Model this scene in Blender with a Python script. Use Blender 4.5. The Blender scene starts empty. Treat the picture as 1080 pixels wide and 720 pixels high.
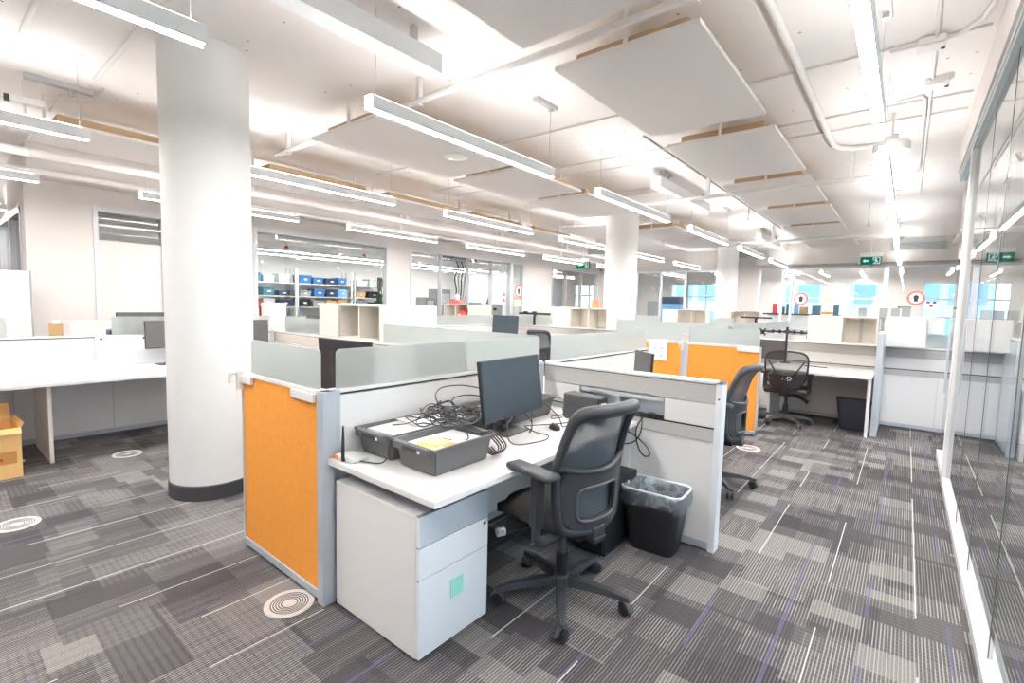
import bpy, bmesh, math, random
from mathutils import Vector, Matrix
random.seed(7)
SC = bpy.context.scene
COL = SC.collection
PI = math.pi
CEIL = 3.36

# ------------------------------------------------------------------ materials
def lin(c):
    return tuple(((v / 12.92) if v <= 0.04045 else ((v + 0.055) / 1.055) ** 2.4) for v in c)

def rgb(r, g, b):
    return lin((r / 255, g / 255, b / 255))

def mat(name, col, rough=0.5, metal=0.0, var=0.04, scale=12.0, bump=0.0, bscale=200.0, spec=0.5, sheen=0.0):
    m = bpy.data.materials.new(name); m.use_nodes = True
    nt = m.node_tree; N = nt.nodes; b = N['Principled BSDF']
    b.inputs['Roughness'].default_value = rough; b.inputs['Metallic'].default_value = metal
    b.inputs['Specular IOR Level'].default_value = spec
    tc = N.new('ShaderNodeTexCoord'); no = N.new('ShaderNodeTexNoise')
    no.inputs['Scale'].default_value = scale; no.inputs['Detail'].default_value = 3
    nt.links.new(tc.outputs['Object'], no.inputs['Vector'])
    mp = N.new('ShaderNodeMapRange'); mp.inputs[3].default_value = 1 - var; mp.inputs[4].default_value = 1 + var
    nt.links.new(no.outputs[0], mp.inputs[0])
    mx = N.new('ShaderNodeMix'); mx.data_type = 'RGBA'; mx.blend_type = 'MULTIPLY'; mx.inputs[0].default_value = 1
    mx.inputs[6].default_value = (*col, 1)
    nt.links.new(mp.outputs[0], mx.inputs[7]); nt.links.new(mx.outputs[2], b.inputs['Base Color'])
    if bump:
        n2 = N.new('ShaderNodeTexNoise'); n2.inputs['Scale'].default_value = bscale
        nt.links.new(tc.outputs['Object'], n2.inputs['Vector'])
        bp = N.new('ShaderNodeBump'); bp.inputs['Strength'].default_value = bump; bp.inputs['Distance'].default_value = 0.002
        nt.links.new(n2.outputs[0], bp.inputs['Height']); nt.links.new(bp.outputs[0], b.inputs['Normal'])
    return m

def emis(name, col, s):
    m = bpy.data.materials.new(name); m.use_nodes = True
    nt = m.node_tree; nt.nodes.clear()
    e = nt.nodes.new('ShaderNodeEmission'); e.inputs[0].default_value = (*col, 1); e.inputs[1].default_value = s
    o = nt.nodes.new('ShaderNodeOutputMaterial'); nt.links.new(e.outputs[0], o.inputs[0])
    return m

def glass_mat(name, tint, ior=1.45):
    m = bpy.data.materials.new(name); m.use_nodes = True
    nt = m.node_tree; nt.nodes.clear(); N = nt.nodes
    t = N.new('ShaderNodeBsdfTransparent'); t.inputs[0].default_value = (*tint, 1)
    g = N.new('ShaderNodeBsdfGlossy'); g.inputs['Roughness'].default_value = 0.0
    f = N.new('ShaderNodeFresnel'); f.inputs['IOR'].default_value = ior
    mx = N.new('ShaderNodeMixShader'); o = N.new('ShaderNodeOutputMaterial')
    ge = N.new('ShaderNodeNewGeometry'); k = N.new('ShaderNodeMath'); k.operation = 'MULTIPLY_ADD'
    k.inputs[1].default_value = -1.0; k.inputs[2].default_value = 1.0; nt.links.new(ge.outputs['Backfacing'], k.inputs[0])
    p = N.new('ShaderNodeMath'); p.operation = 'MULTIPLY'; nt.links.new(f.outputs[0], p.inputs[0]); nt.links.new(k.outputs[0], p.inputs[1])
    q = N.new('ShaderNodeMath'); q.operation = 'MULTIPLY'; q.use_clamp = True; q.inputs[1].default_value = 1.5; nt.links.new(p.outputs[0], q.inputs[0])
    nt.links.new(q.outputs[0], mx.inputs[0]); nt.links.new(t.outputs[0], mx.inputs[1])
    nt.links.new(g.outputs[0], mx.inputs[2]); nt.links.new(mx.outputs[0], o.inputs[0])
    return m

def frost_mat(name):
    m = bpy.data.materials.new(name); m.use_nodes = True
    nt = m.node_tree; N = nt.nodes; b = N['Principled BSDF']; o = N['Material Output']
    b.inputs['Base Color'].default_value = (*rgb(236, 249, 246), 1); b.inputs['Transmission Weight'].default_value = 1.0
    b.inputs['Roughness'].default_value = 0.36; b.inputs['IOR'].default_value = 1.12
    tr = N.new('ShaderNodeBsdfTranslucent'); tr.inputs[0].default_value = (.90, .93, .925, 1)
    df = N.new('ShaderNodeBsdfDiffuse'); df.inputs[0].default_value = (.90, .93, .925, 1)
    m1 = N.new('ShaderNodeMixShader'); m1.inputs[0].default_value = 0.5
    nt.links.new(tr.outputs[0], m1.inputs[1]); nt.links.new(df.outputs[0], m1.inputs[2])
    m2 = N.new('ShaderNodeMixShader'); m2.inputs[0].default_value = 0.40
    nt.links.new(b.outputs[0], m2.inputs[1]); nt.links.new(m1.outputs[0], m2.inputs[2])
    nt.links.new(m2.outputs[0], o.inputs[0])
    return m

def bag_mat(name):
    m = bpy.data.materials.new(name); m.use_nodes = True
    nt = m.node_tree; N = nt.nodes; b = N['Principled BSDF']; o = N['Material Output']
    b.inputs['Base Color'].default_value = (.72, .80, .90, 1); b.inputs['Roughness'].default_value = .18
    t = N.new('ShaderNodeBsdfTransparent'); t.inputs[0].default_value = (.93, .95, .97, 1)
    no = N.new('ShaderNodeTexNoise'); no.inputs['Scale'].default_value = 13; no.inputs['Detail'].default_value = 2; no.inputs['Distortion'].default_value = 1.0
    tc = N.new('ShaderNodeTexCoord'); nt.links.new(tc.outputs['Object'], no.inputs['Vector'])
    mr = N.new('ShaderNodeMapRange'); mr.inputs[1].default_value = .35; mr.inputs[2].default_value = .7; mr.inputs[3].default_value = .12; mr.inputs[4].default_value = .42
    nt.links.new(no.outputs[0], mr.inputs[0]); mx = N.new('ShaderNodeMixShader'); nt.links.new(mr.outputs[0], mx.inputs[0])
    bp = N.new('ShaderNodeBump'); bp.inputs['Strength'].default_value = .6; bp.inputs['Distance'].default_value = .006
    nt.links.new(no.outputs[0], bp.inputs['Height']); nt.links.new(bp.outputs[0], b.inputs['Normal'])
    nt.links.new(t.outputs[0], mx.inputs[1]); nt.links.new(b.outputs[0], mx.inputs[2]); nt.links.new(mx.outputs[0], o.inputs[0])
    return m

def mesh_mat(name, col, open_):
    m = bpy.data.materials.new(name); m.use_nodes = True
    nt = m.node_tree; N = nt.nodes; b = N['Principled BSDF']; o = N['Material Output']
    b.inputs['Base Color'].default_value = (*col, 1); b.inputs['Roughness'].default_value = 0.6
    t = N.new('ShaderNodeBsdfTransparent'); mx = N.new('ShaderNodeMixShader')
    tc = N.new('ShaderNodeTexCoord'); w = N.new('ShaderNodeTexWave'); w.inputs['Scale'].default_value = 70
    w.bands_direction = 'Z'
    nt.links.new(tc.outputs['Object'], w.inputs['Vector'])
    mr = N.new('ShaderNodeMapRange'); mr.inputs[3].default_value = open_ - .1; mr.inputs[4].default_value = open_ + .1
    nt.links.new(w.outputs['Fac'], mr.inputs[0]); nt.links.new(mr.outputs[0], mx.inputs[0])
    nt.links.new(b.outputs[0], mx.inputs[1]); nt.links.new(t.outputs[0], mx.inputs[2]); nt.links.new(mx.outputs[0], o.inputs[0])
    return m

def concrete_mat(name, col):
    m = mat(name, col, 0.85, var=0.03, scale=1.2)
    nt = m.node_tree; N = nt.nodes; b = N['Principled BSDF']
    tc = N.new('ShaderNodeTexCoord')
    n1 = N.new('ShaderNodeTexNoise'); n1.inputs['Scale'].default_value = 9; n1.inputs['Detail'].default_value = 6
    v = N.new('ShaderNodeTexVoronoi'); v.inputs['Scale'].default_value = 6.5
    nt.links.new(tc.outputs['Object'], v.inputs['Vector']); nt.links.new(tc.outputs['Object'], n1.inputs['Vector'])
    pit = N.new('ShaderNodeMapRange'); pit.inputs[1].default_value = 0.05; pit.inputs[2].default_value = 0.09
    pit.inputs[3].default_value = 0.45; pit.inputs[4].default_value = 1.0
    nt.links.new(v.outputs['Distance'], pit.inputs[0])
    # only some cells get a pit
    cr = N.new('ShaderNodeMath'); cr.operation = 'GREATER_THAN'; cr.inputs[1].default_value = 0.5
    sx = N.new('ShaderNodeSeparateColor'); nt.links.new(v.outputs['Color'], sx.inputs[0]); nt.links.new(sx.outputs[0], cr.inputs[0])
    mxp = N.new('ShaderNodeMix'); mxp.data_type = 'FLOAT'; mxp.inputs[2].default_value = 1
    nt.links.new(cr.outputs[0], mxp.inputs[0]); nt.links.new(pit.outputs[0], mxp.inputs[3])
    old = b.inputs['Base Color'].links[0].from_socket
    mu = N.new('ShaderNodeMix'); mu.data_type = 'RGBA'; mu.blend_type = 'MULTIPLY'; mu.inputs[0].default_value = 1
    nt.links.new(old, mu.inputs[6]); nt.links.new(mxp.outputs[0], mu.inputs[7]); nt.links.new(mu.outputs[2], b.inputs['Base Color'])
    bp = N.new('ShaderNodeBump'); bp.inputs['Strength'].default_value = 0.25; bp.inputs['Distance'].default_value = 0.01
    nt.links.new(n1.outputs[0], bp.inputs['Height']); nt.links.new(bp.outputs[0], b.inputs['Normal'])
    return m

def carpet_mat():
    m = bpy.data.materials.new('carpet_tiles'); m.use_nodes = True
    nt = m.node_tree; N = nt.nodes; L = nt.links; b = N['Principled BSDF']
    b.inputs['Roughness'].default_value = 0.95; b.inputs['Specular IOR Level'].default_value = 0.1
    tc = N.new('ShaderNodeTexCoord'); sp = N.new('ShaderNodeSeparateXYZ'); L.new(tc.outputs['Object'], sp.inputs[0])
    X, Y = sp.outputs[0], sp.outputs[1]
    def M(op, a, c=None, d=None):
        n = N.new('ShaderNodeMath'); n.operation = op
        for i, s in enumerate((a, c, d)):
            if s is None: continue
            if isinstance(s, (int, float)): n.inputs[i].default_value = s
            else: L.new(s, n.inputs[i])
        return n.outputs[0]
    def WN(a, c, seed):
        cb = N.new('ShaderNodeCombineXYZ')
        L.new(a, cb.inputs[0]); L.new(c, cb.inputs[1]); cb.inputs[2].default_value = seed
        w = N.new('ShaderNodeTexWhiteNoise'); w.noise_dimensions = '3D'; L.new(cb.outputs[0], w.inputs[0])
        return w.outputs['Value'], w.outputs['Color']
    def cells(wx, wy, seed, ox=0.0):
        cx = M('FLOOR', M('DIVIDE', M('ADD', X, ox), wx))
        sh, _ = WN(cx, M('MULTIPLY', cx, 0.0), seed)
        cy = M('FLOOR', M('DIVIDE', M('ADD', Y, M('MULTIPLY', sh, 5.0)), wy))
        return cx, cy
    def sock(n): return n
    def step(v, t): return M('GREATER_THAN', v, t)
    # tonal blocks, two layers
    c1 = cells(0.31, 0.46, 1.0); v1, _ = WN(*c1, 2.0)
    c2 = cells(0.205, 0.19, 3.0, 0.07); v2, _ = WN(*c2, 4.0)
    c3 = cells(0.50, 0.23, 5.0, 0.19); v3, _ = WN(*c3, 6.0)
    tone = M('ADD', M('MULTIPLY', v1, 0.50), M('MULTIPLY', v2, 0.35))
    beige = M('MULTIPLY', step(v2, 0.86), step(v3, 0.45))
    # fine stripes running with the aisle
    ph = M('FRACT', M('MULTIPLY', X, 1 / 0.0135))
    stripe = M('LESS_THAN', M('ABSOLUTE', M('SUBTRACT', ph, 0.5)), 0.17)
    ph2 = M('FRACT', M('MULTIPLY', Y, 1 / 0.03))
    dash = M('LESS_THAN', M('ABSOLUTE', M('SUBTRACT', ph2, 0.5)), 0.3)
    si = M('FLOOR', M('MULTIPLY', X, 1 / 0.0135)); sr, _ = WN(si, c3[1], 8.0)
    sgate = M('MULTIPLY', M('ADD', M('ADD', M('MULTIPLY', step(v3, 0.30), M('MULTIPLY_ADD', v1, 0.75, 0.15)), M('MULTIPLY', step(v2, 0.6), 0.35)), 0.08), M('MULTIPLY_ADD', sr, 0.9, 0.45))
    # long thin accent lines
    def lines(wx, wy, seed, ox, half, thr):
        cc = cells(wx, wy, seed, ox); v, col = WN(*cc, seed + .5)
        fx = M('FRACT', M('DIVIDE', M('ADD', X, ox), wx))
        return M('MULTIPLY', M('LESS_THAN', M('ABSOLUTE', M('SUBTRACT', fx, 0.5)), half / wx), step(v, thr))
    pale = lines(0.372, 0.50, 11.0, 0.05, 0.0030, 0.45)
    lilac = lines(0.31, 0.42, 13.0, 0.21, 0.0080, 0.62)
    no = N.new('ShaderNodeTexNoise'); no.inputs['Scale'].default_value = 260; no.inputs['Detail'].default_value = 2
    L.new(tc.outputs['Object'], no.inputs['Vector'])
    def mixc(f, a, c):
        n = N.new('ShaderNodeMix'); n.data_type = 'RGBA'
        if isinstance(f, float): n.inputs[0].default_value = f
        else: L.new(f, n.inputs[0])
        for i, s in ((6, a), (7, c)):
            if isinstance(s, tuple): n.inputs[i].default_value = (*s, 1)
            else: L.new(s, n.inputs[i])
        return n.outputs[2]
    base = mixc(M('MINIMUM', M('MULTIPLY', tone, 1.15), 1.0), CARPET[0], CARPET[1])
    base = mixc(M('MULTIPLY', beige, M('MULTIPLY_ADD', v1, 0.5, 0.35)), base, CARPET[2])
    base = mixc(M('MINIMUM', M('MULTIPLY', stripe, sgate), 1.0), base, CARPET[3])
    base = mixc(M('MULTIPLY', M('MULTIPLY', dash, M('SUBTRACT', 1.0, stripe)), M('MULTIPLY', step(v1, 0.72), 0.25)), base, CARPET[2])
    base = mixc(M('MULTIPLY', lilac, 0.55), base, CARPET[4])
    base = mixc(M('MULTIPLY', pale, 0.9), base, CARPET[5])
    n2 = N.new('ShaderNodeMapRange'); n2.inputs[1].default_value = .25; n2.inputs[2].default_value = .75
    n2.inputs[3].default_value = 0.55; n2.inputs[4].default_value = 1.5; L.new(no.outputs[0], n2.inputs[0])
    mu = N.new('ShaderNodeMix'); mu.data_type = 'RGBA'; mu.blend_type = 'MULTIPLY'; mu.inputs[0].default_value = 1
    L.new(base, mu.inputs[6]); L.new(n2.outputs[0], mu.inputs[7]); L.new(mu.outputs[2], b.inputs['Base Color'])
    return m

CARPET = [(.054, .050, .055), (.112, .105, .110), (.235, .222, .210), (.330, .310, .295), (.125, .122, .230), (.58, .55, .53)]

MT = {}
def setup_mats():
    A = MT
    A['wall'] = mat('wall_paint', (.66, .622, .60), .8, var=.015, scale=2, bump=.05)
    A['ceil'] = concrete_mat('painted_concrete', (.85, .82, .80))
    A['column'] = mat('column_paint', (.80, .795, .785), .6, var=.01, scale=2)
    A['white'] = mat('white_laminate', (.80, .785, .775), .35, var=.01)
    A['cream'] = mat('cream_laminate', (.80, .762, .70), .4, var=.01)
    A['panelwhite'] = mat('white_panel', (.80, .785, .775), .5, var=.012, scale=4)
    A['desk'] = mat('desk_laminate', (.80, .78, .765), .32, var=.012)
    A['cool'] = mat('cool_white_metal', (.82, .845, .875), .35, var=.01)
    A['alu'] = mat('silver_trim', (.56, .60, .66), .32, .25, var=.02)
    A['frame'] = mat('window_frame_grey', (.60, .61, .64), .4, .2, var=.02)
    A['bandgrey'] = mat('grey_fabric', (.52, .505, .49), .9, var=.05, scale=60, bump=.2, bscale=500)
    A['bandbeige'] = mat('beige_fabric', (.66, .60, .54), .9, var=.05, scale=60, bump=.2, bscale=500)
    A['orange'] = mat('orange_fabric', rgb(236, 156, 62), .9, var=.10, scale=35, bump=.3, bscale=450)
    A['dark'] = mat('dark_line', (.05, .05, .055), .7)
    A['black'] = mat('black_plastic', (.022, .022, .026), .45, var=.08)
    A['char'] = mat('charcoal_plastic', (.047, .049, .056), .42, var=.06)
    A['grey'] = mat('grey_plastic', (.085, .085, .09), .5, var=.06)
    A['fabric'] = mat('seat_fabric', (.058, .054, .052), .95, var=.15, scale=50, bump=.3, bscale=600)
    A['mesh'] = mesh_mat('chair_mesh', (.085, .100, .122), .13)
    A['mesh2'] = mesh_mat('chair_mesh_open', (.035, .035, .040), .42)
    A['tub'] = mat('tub_grey', (.125, .125, .13), .5, var=.05, scale=20)
    A['screen'] = mat('monitor_screen', (.045, .062, .080), .25, var=.10, scale=3)
    A['screengrey'] = mat('monitor_back', (.10, .095, .095), .5, var=.08)
    A['paper'] = mat('paper', (.80, .79, .78), .8)
    A['yellow'] = mat('yellow_paper', rgb(246, 240, 165), .7)
    A['teal'] = mat('teal_paper', rgb(165, 232, 218), .7)
    A['chrome'] = mat('chrome', (.75, .75, .76), .18, 1.0)
    A['rubber'] = mat('dark_rubber', (.055, .055, .060), .6, var=.05)
    A['tower'] = mat('black_metal', (.012, .012, .014), .5)
    A['card'] = mat('cardboard', rgb(240, 196, 130), .85, var=.08, scale=6)
    A['tape'] = mat('packing_tape', rgb(200, 148, 80), .35)
    A['lite'] = emis('light_diffuser', (1.0, .975, .95), LIGHT)
    A['liteup'] = emis('light_uplight', (1.0, .975, .95), LIGHT * .24)
    A['lab_lite'] = emis('lab_light', (1.0, .98, .95), LIGHT * .42)
    A['fix'] = mat('fixture_metal', (.88, .90, .93), .45)
    A['acoustic'] = mat('acoustic_felt', (.77, .74, .72), .95, var=.01, scale=60)
    A['brown'] = mat('backing_gap_shade', rgb(186, 158, 126), .95, var=.06)
    A['pipe'] = mat('painted_pipe', (.78, .76, .745), .5, var=.02)
    A['galv'] = mat('galvanised_metal', (.55, .55, .56), .4, .4)
    A['glass'] = glass_mat('clear_glass', (.93, .965, .96))
    A['glass2'] = glass_mat('pale_glass', (.955, .975, .97), 1.35)
    A['frost'] = frost_mat('frosted_glass')
    A['edge'] = mat('glass_edge', (.80, .86, .85), .3)
    A['teal_trim'] = mat('teal_trim', (.50, .55, .56), .35, .2)
    A['joint'] = mat('glass_joint', (.12, .14, .15), .4)
    A['green'] = emis('exit_green', rgb(8, 105, 82), .38)
    A['signwhite'] = emis('exit_white', (.9, 1, .97), .32)
    A['red'] = mat('red_vinyl', rgb(214, 52, 52), .5)
    A['pink'] = mat('pink_vinyl', rgb(232, 120, 112), .5)
    A['blue'] = mat('blue_plastic', rgb(58, 110, 170), .4, var=.08)
    A['blue2'] = mat('light_blue_plastic', rgb(120, 175, 225), .4, var=.08)
    A['tealp'] = mat('teal_plastic', rgb(60, 120, 140), .4, var=.08)
    A['navy'] = mat('navy_plastic', rgb(45, 60, 90), .4, var=.08)
    A['tan'] = mat('tan_box', rgb(196, 160, 110), .8, var=.08)
    A['midgrey'] = mat('mid_grey', (.30, .31, .32), .5, var=.05)
    A['palegrey'] = mat('pale_grey', (.55, .57, .57), .5, var=.03)
    A['plantgreen'] = mat('dark_green', rgb(60, 84, 62), .7, var=.2)
    A['diffuser'] = mat('floor_diffuser', (.62, .585, .56), .5, var=.05)
    A['bag'] = bag_mat('bin_liner')
    A['orangetag'] = mat('orange_label', rgb(235, 130, 40), .6)
    A['salmon'] = mat('salmon_paper', rgb(245, 170, 130), .7)
    A['facade'] = mat('building_facade', (.80, .84, .88), .8, var=.05, scale=.5)
    A['facadeglass'] = mat('building_glass', (.38, .55, .72), .3, var=.15, scale=.6)
    A['wood_ctr'] = mat('counter_dark', (.05, .05, .055), .4)

LIGHT = 47.0
setup_mats()
MT['carpet'] = carpet_mat()

# ------------------------------------------------------------------ mesh builder
class MB:
    def __init__(s, off=(0, 0, 0)):
        s.bm = bmesh.new(); s.off = Vector(off)
    def _v(s, p): return s.bm.verts.new(Vector(p) - s.off)
    def box(s, x0, x1, y0, y1, z0, z1, bev=0.0, seg=2):
        vs = [s._v((x, y, z)) for x in (x0, x1) for y in (y0, y1) for z in (z0, z1)]
        idx = [(0, 1, 3, 2), (4, 6, 7, 5), (0, 4, 5, 1), (2, 3, 7, 6), (0, 2, 6, 4), (1, 5, 7, 3)]
        fs = [s.bm.faces.new([vs[i] for i in f]) for f in idx]
        if bev > 0:
            es = list({e for f in fs for e in f.edges})
            bmesh.ops.bevel(s.bm, geom=es, offset=bev, segments=seg, profile=.5, affect='EDGES')
        return s
    def hexa(s, b, t):   # bottom quad, top quad
        vs = [s._v(p) for p in list(b) + list(t)]
        for f in ((3, 2, 1, 0), (4, 5, 6, 7), (0, 1, 5, 4), (1, 2, 6, 5), (2, 3, 7, 6), (3, 0, 4, 7)):
            s.bm.faces.new([vs[i] for i in f])
        return s
    def prism(s, pts, d):     # polygon pts (3d), extruded by vector d
        d = Vector(d); a = [s._v(p) for p in pts]; c = [s._v(Vector(p) + d) for p in pts]
        s.bm.faces.new(a[::-1]); s.bm.faces.new(c)
        n = len(a)
        for i in range(n): s.bm.faces.new([a[i], a[(i + 1) % n], c[(i + 1) % n], c[i]])
        return s
    def tube(s, pts, r, seg=8, caps=True, closed=False, flat=1.0):
        pts = [Vector(p) for p in pts]; n = len(pts); rings = []
        rr = r if isinstance(r, (list, tuple)) else [r] * n
        up = None
        for i, p in enumerate(pts):
            if closed: t = pts[(i + 1) % n] - pts[i - 1]
            else: t = pts[min(i + 1, n - 1)] - pts[max(i - 1, 0)]
            t.normalize()
            if up is None:
                up = Vector((0, 0, 1)) if abs(t.z) < .9 else Vector((1, 0, 0))
            a = t.cross(up)
            if a.length < 1e-5: a = t.orthogonal()
            a.normalize(); u = a.cross(t).normalized(); up = u
            rings.append([s._v(p + (a * math.cos(2 * PI * k / seg) + u * flat * math.sin(2 * PI * k / seg)) * rr[i]) for k in range(seg)])
        m = n if closed else n - 1
        for i in range(m):
            A, B = rings[i], rings[(i + 1) % n]
            for k in range(seg):
                s.bm.faces.new([A[k], A[(k + 1) % seg], B[(k + 1) % seg], B[k]])
        if caps and not closed:
            s.bm.faces.new(rings[0][::-1]); s.bm.faces.new(rings[-1])
        return s
    def cyl(s, p0, p1, r, seg=16, r1=None): return s.tube([p0, p1], [r, r if r1 is None else r1], seg)
    def lathe(s, prof, c=(0, 0, 0), seg=32, axis='Z'):   # prof: (r,z) list
        c = Vector(c); rings = []
        def P(r, z, a):
            if axis == 'Z': return c + Vector((r * math.cos(a), r * math.sin(a), z))
            if axis == 'Y': return c + Vector((r * math.cos(a), z, r * math.sin(a)))
            return c + Vector((z, r * math.cos(a), r * math.sin(a)))
        for r, z in prof:
            if r < 1e-6: rings.append([s._v(P(0, z, 0))])
            else: rings.append([s._v(P(r, z, 2 * PI * k / seg)) for k in range(seg)])
        for A, B in zip(rings, rings[1:]):
            if len(A) == 1 and len(B) == 1: continue
            for k in range(seg):
                if len(A) == 1: s.bm.faces.new([A[0], B[k], B[(k + 1) % seg]])
                elif len(B) == 1: s.bm.faces.new([A[k], A[(k + 1) % seg], B[0]])
                else: s.bm.faces.new([A[k], A[(k + 1) % seg], B[(k + 1) % seg], B[k]])
        return s
    def grid(s, fn, nu, nv, thick=None):  # fn(u,v)->point, u,v in 0..1 ; thick: offset vector fn or vector
        def lay(d): return [[s._v(Vector(fn(i / nu, j / nv)) + d) for j in range(nv + 1)] for i in range(nu + 1)]
        A = lay(Vector((0, 0, 0)))
        for i in range(nu):
            for j in range(nv): s.bm.faces.new([A[i][j], A[i + 1][j], A[i + 1][j + 1], A[i][j + 1]])
        if thick is not None:
            B = lay(Vector(thick))
            for i in range(nu):
                for j in range(nv): s.bm.faces.new([B[i][j], B[i][j + 1], B[i + 1][j + 1], B[i + 1][j]])
            edge = [(i, 0) for i in range(nu)] + [(nu, j) for j in range(nv)] + [(i, nv) for i in range(nu, 0, -1)] + [(0, j) for j in range(nv, 0, -1)]
            for k in range(len(edge)):
                a, b2 = edge[k], edge[(k + 1) % len(edge)]
                s.bm.faces.new([A[a[0]][a[1]], B[a[0]][a[1]], B[b2[0]][b2[1]], A[b2[0]][b2[1]]])
        return s
    def build(s, name, m, parent=None, smooth=False, **tags):
        bmesh.ops.recalc_face_normals(s.bm, faces=s.bm.faces)
        me = bpy.data.meshes.new(name); s.bm.to_mesh(me); s.bm.free()
        o = bpy.data.objects.new(name, me); COL.objects.link(o)
        me.materials.append(MT[m] if isinstance(m, str) else m)
        if smooth:
            for p in me.polygons: p.use_smooth = True
            if smooth != 'all':
                me.set_sharp_from_angle(angle=math.radians(38))
        if parent is not None: o.parent = parent
        else: o.location = s.off
        for k, v in tags.items(): o[k] = v
        return o

def thing(name, label, cat, loc=(0, 0, 0), rz=0.0, group=None):
    o = bpy.data.objects.new(name, None); COL.objects.link(o)
    o.empty_display_size = .1; o.location = loc; o.rotation_euler = (0, 0, rz)
    o['label'] = label; o['category'] = cat
    if group: o['group'] = group
    return o

def tag(o, label, cat, group=None):
    o['label'] = label; o['category'] = cat
    if group: o['group'] = group
    return o

def struct(o): o['kind'] = 'structure'; return o
def sempty(name, loc):
    o = bpy.data.objects.new(name, None); COL.objects.link(o); o.location = loc; o['kind'] = 'structure'; return o

def dup(root, loc, rz, label, group=None):
    r = root.copy(); COL.objects.link(r); r.location = loc; r.rotation_euler = (0, 0, rz); r['label'] = label
    if group: r['group'] = group
    for ch in list(root.children):
        c = ch.copy(); COL.objects.link(c); c.parent = r
        for g in list(ch.children):
            d = g.copy(); COL.objects.link(d); d.parent = c
    return r

def smooth_loop(pts, n=8):
    """Catmull-Rom closed loop"""
    out = []; m = len(pts)
    for i in range(m):
        p0, p1, p2, p3 = [Vector(pts[(i + k) % m]) for k in (-1, 0, 1, 2)]
        for k in range(n):
            t = k / n
            out.append(.5 * ((2 * p1) + (p2 - p0) * t + (2 * p0 - 5 * p1 + 4 * p2 - p3) * t * t + (3 * p1 - p0 - 3 * p2 + p3) * t ** 3))
    return out
def smooth_line(pts, n=8):
    pts = [Vector(p) for p in pts]; P = [pts[0]] + pts + [pts[-1]]; out = []
    for i in range(1, len(P) - 2):
        p0, p1, p2, p3 = P[i - 1:i + 3]
        for k in range(n):
            t = k / n
            out.append(.5 * ((2 * p1) + (p2 - p0) * t + (2 * p0 - 5 * p1 + 4 * p2 - p3) * t * t + (3 * p1 - p0 - 3 * p2 + p3) * t ** 3))
    out.append(pts[-1]); return out

def text_mesh(name, txt, size, m, parent, loc, rot, ext=.001):
    cu = bpy.data.curves.new(name, 'FONT'); cu.body = txt; cu.size = size; cu.extrude = ext
    cu.align_x = 'CENTER'; cu.align_y = 'CENTER'
    t = bpy.data.objects.new(name + '_c', cu); COL.objects.link(t)
    bpy.context.view_layer.update()
    me = bpy.data.meshes.new_from_object(t.evaluated_get(bpy.context.evaluated_depsgraph_get()))
    bpy.data.objects.remove(t)
    o = bpy.data.objects.new(name, me); COL.objects.link(o); me.materials.clear(); me.materials.append(MT[m])
    o.parent = parent; o.location = loc; o.rotation_euler = rot
    return o

ORD = ['first', 'second', 'third', 'fourth', 'fifth', 'sixth', 'seventh', 'eighth', 'ninth', 'tenth', 'eleventh', 'twelfth', 'thirteenth', 'fourteenth']

# ------------------------------------------------------------------ room shell
struct(MB().box(-14, 5, -3, 21.4, -.1, 0).build('floor', 'carpet'))
struct(MB().box(-14, 5, -3, 21.4, CEIL, CEIL + .12).build('ceiling', 'ceil'))
def wallbox(name, boxes, m='wall'):
    mb = MB()
    for b in boxes: mb.box(*b)
    return struct(mb.build(name, m))
XL, YB = -8.8, 15.9
WT = .14
# left wall (window openings: W1 1.62-3.0, W2 3.75-6.55, W3+door 7.15-11.36, W4 12.8-15.9)
def left_wall():
    b = []; top = 2.72
    for y0, y1 in ((.95, 1.62), (3.05, 3.75), (6.55, 7.15), (11.36, 12.8), (15.75, YB)):
        b.append((XL - WT, XL, y0, y1, 0, CEIL))
    for y0, y1, z in ((1.62, 3.05, 0), (3.75, 6.55, .9), (7.15, 10.78, .9), (12.8, 15.75, .9)):
        b.append((XL - WT, XL, y0, y1, top, CEIL))
        if z: b.append((XL - WT, XL, y0, y1, 0, z))
    b.append((XL - WT, XL, 10.78, 11.36, top, CEIL))
    wallbox('wall_left', b)
left_wall()
# side wall turning the corner at Y=0.95
wallbox('wall_side', [(-13.9, XL - .35, .95, 1.09, 0, 1.35), (-13.9, XL - .35, .95, 1.09, 2.62, CEIL), (XL - .35, XL - WT, .95, 1.09, 0, CEIL), (-13.9, -12.6, .95, 1.09, 1.35, 2.62)])
wallbox('wall_back', [(-8.94, -7.4, YB, YB + WT, 0, CEIL), (-7.4, -4.3, YB, YB + WT, 2.70, CEIL), (-7.4, -4.3, YB, YB + WT, 0, .9),
                      (-4.3, -3.5, YB, YB + WT, 0, CEIL), (-3.5, 2.6, YB, YB + WT, 2.72, CEIL), (-3.5, 2.6, YB, YB + WT, 0, .85), (2.6, 5, YB, YB + WT, 0, CEIL)])
wallbox('wall_front', [(-14, 5, -3.12, -3, 0, CEIL)])
rw = []; ys = -3
rwins = [(-2.6, .6), (.9, 4.1), (4.4, 7.6), (7.9, 11.1)]
for a, c in rwins:
    rw += [(4.9, 5.05, ys, a, 0, CEIL), (4.9, 5.05, a, c, 2.85, CEIL), (4.9, 5.05, a, c, 0, .8)]; ys = c
rw.append((4.9, 5.05, ys, 21.4, 0, CEIL))
wallbox('wall_right', rw)
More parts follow.
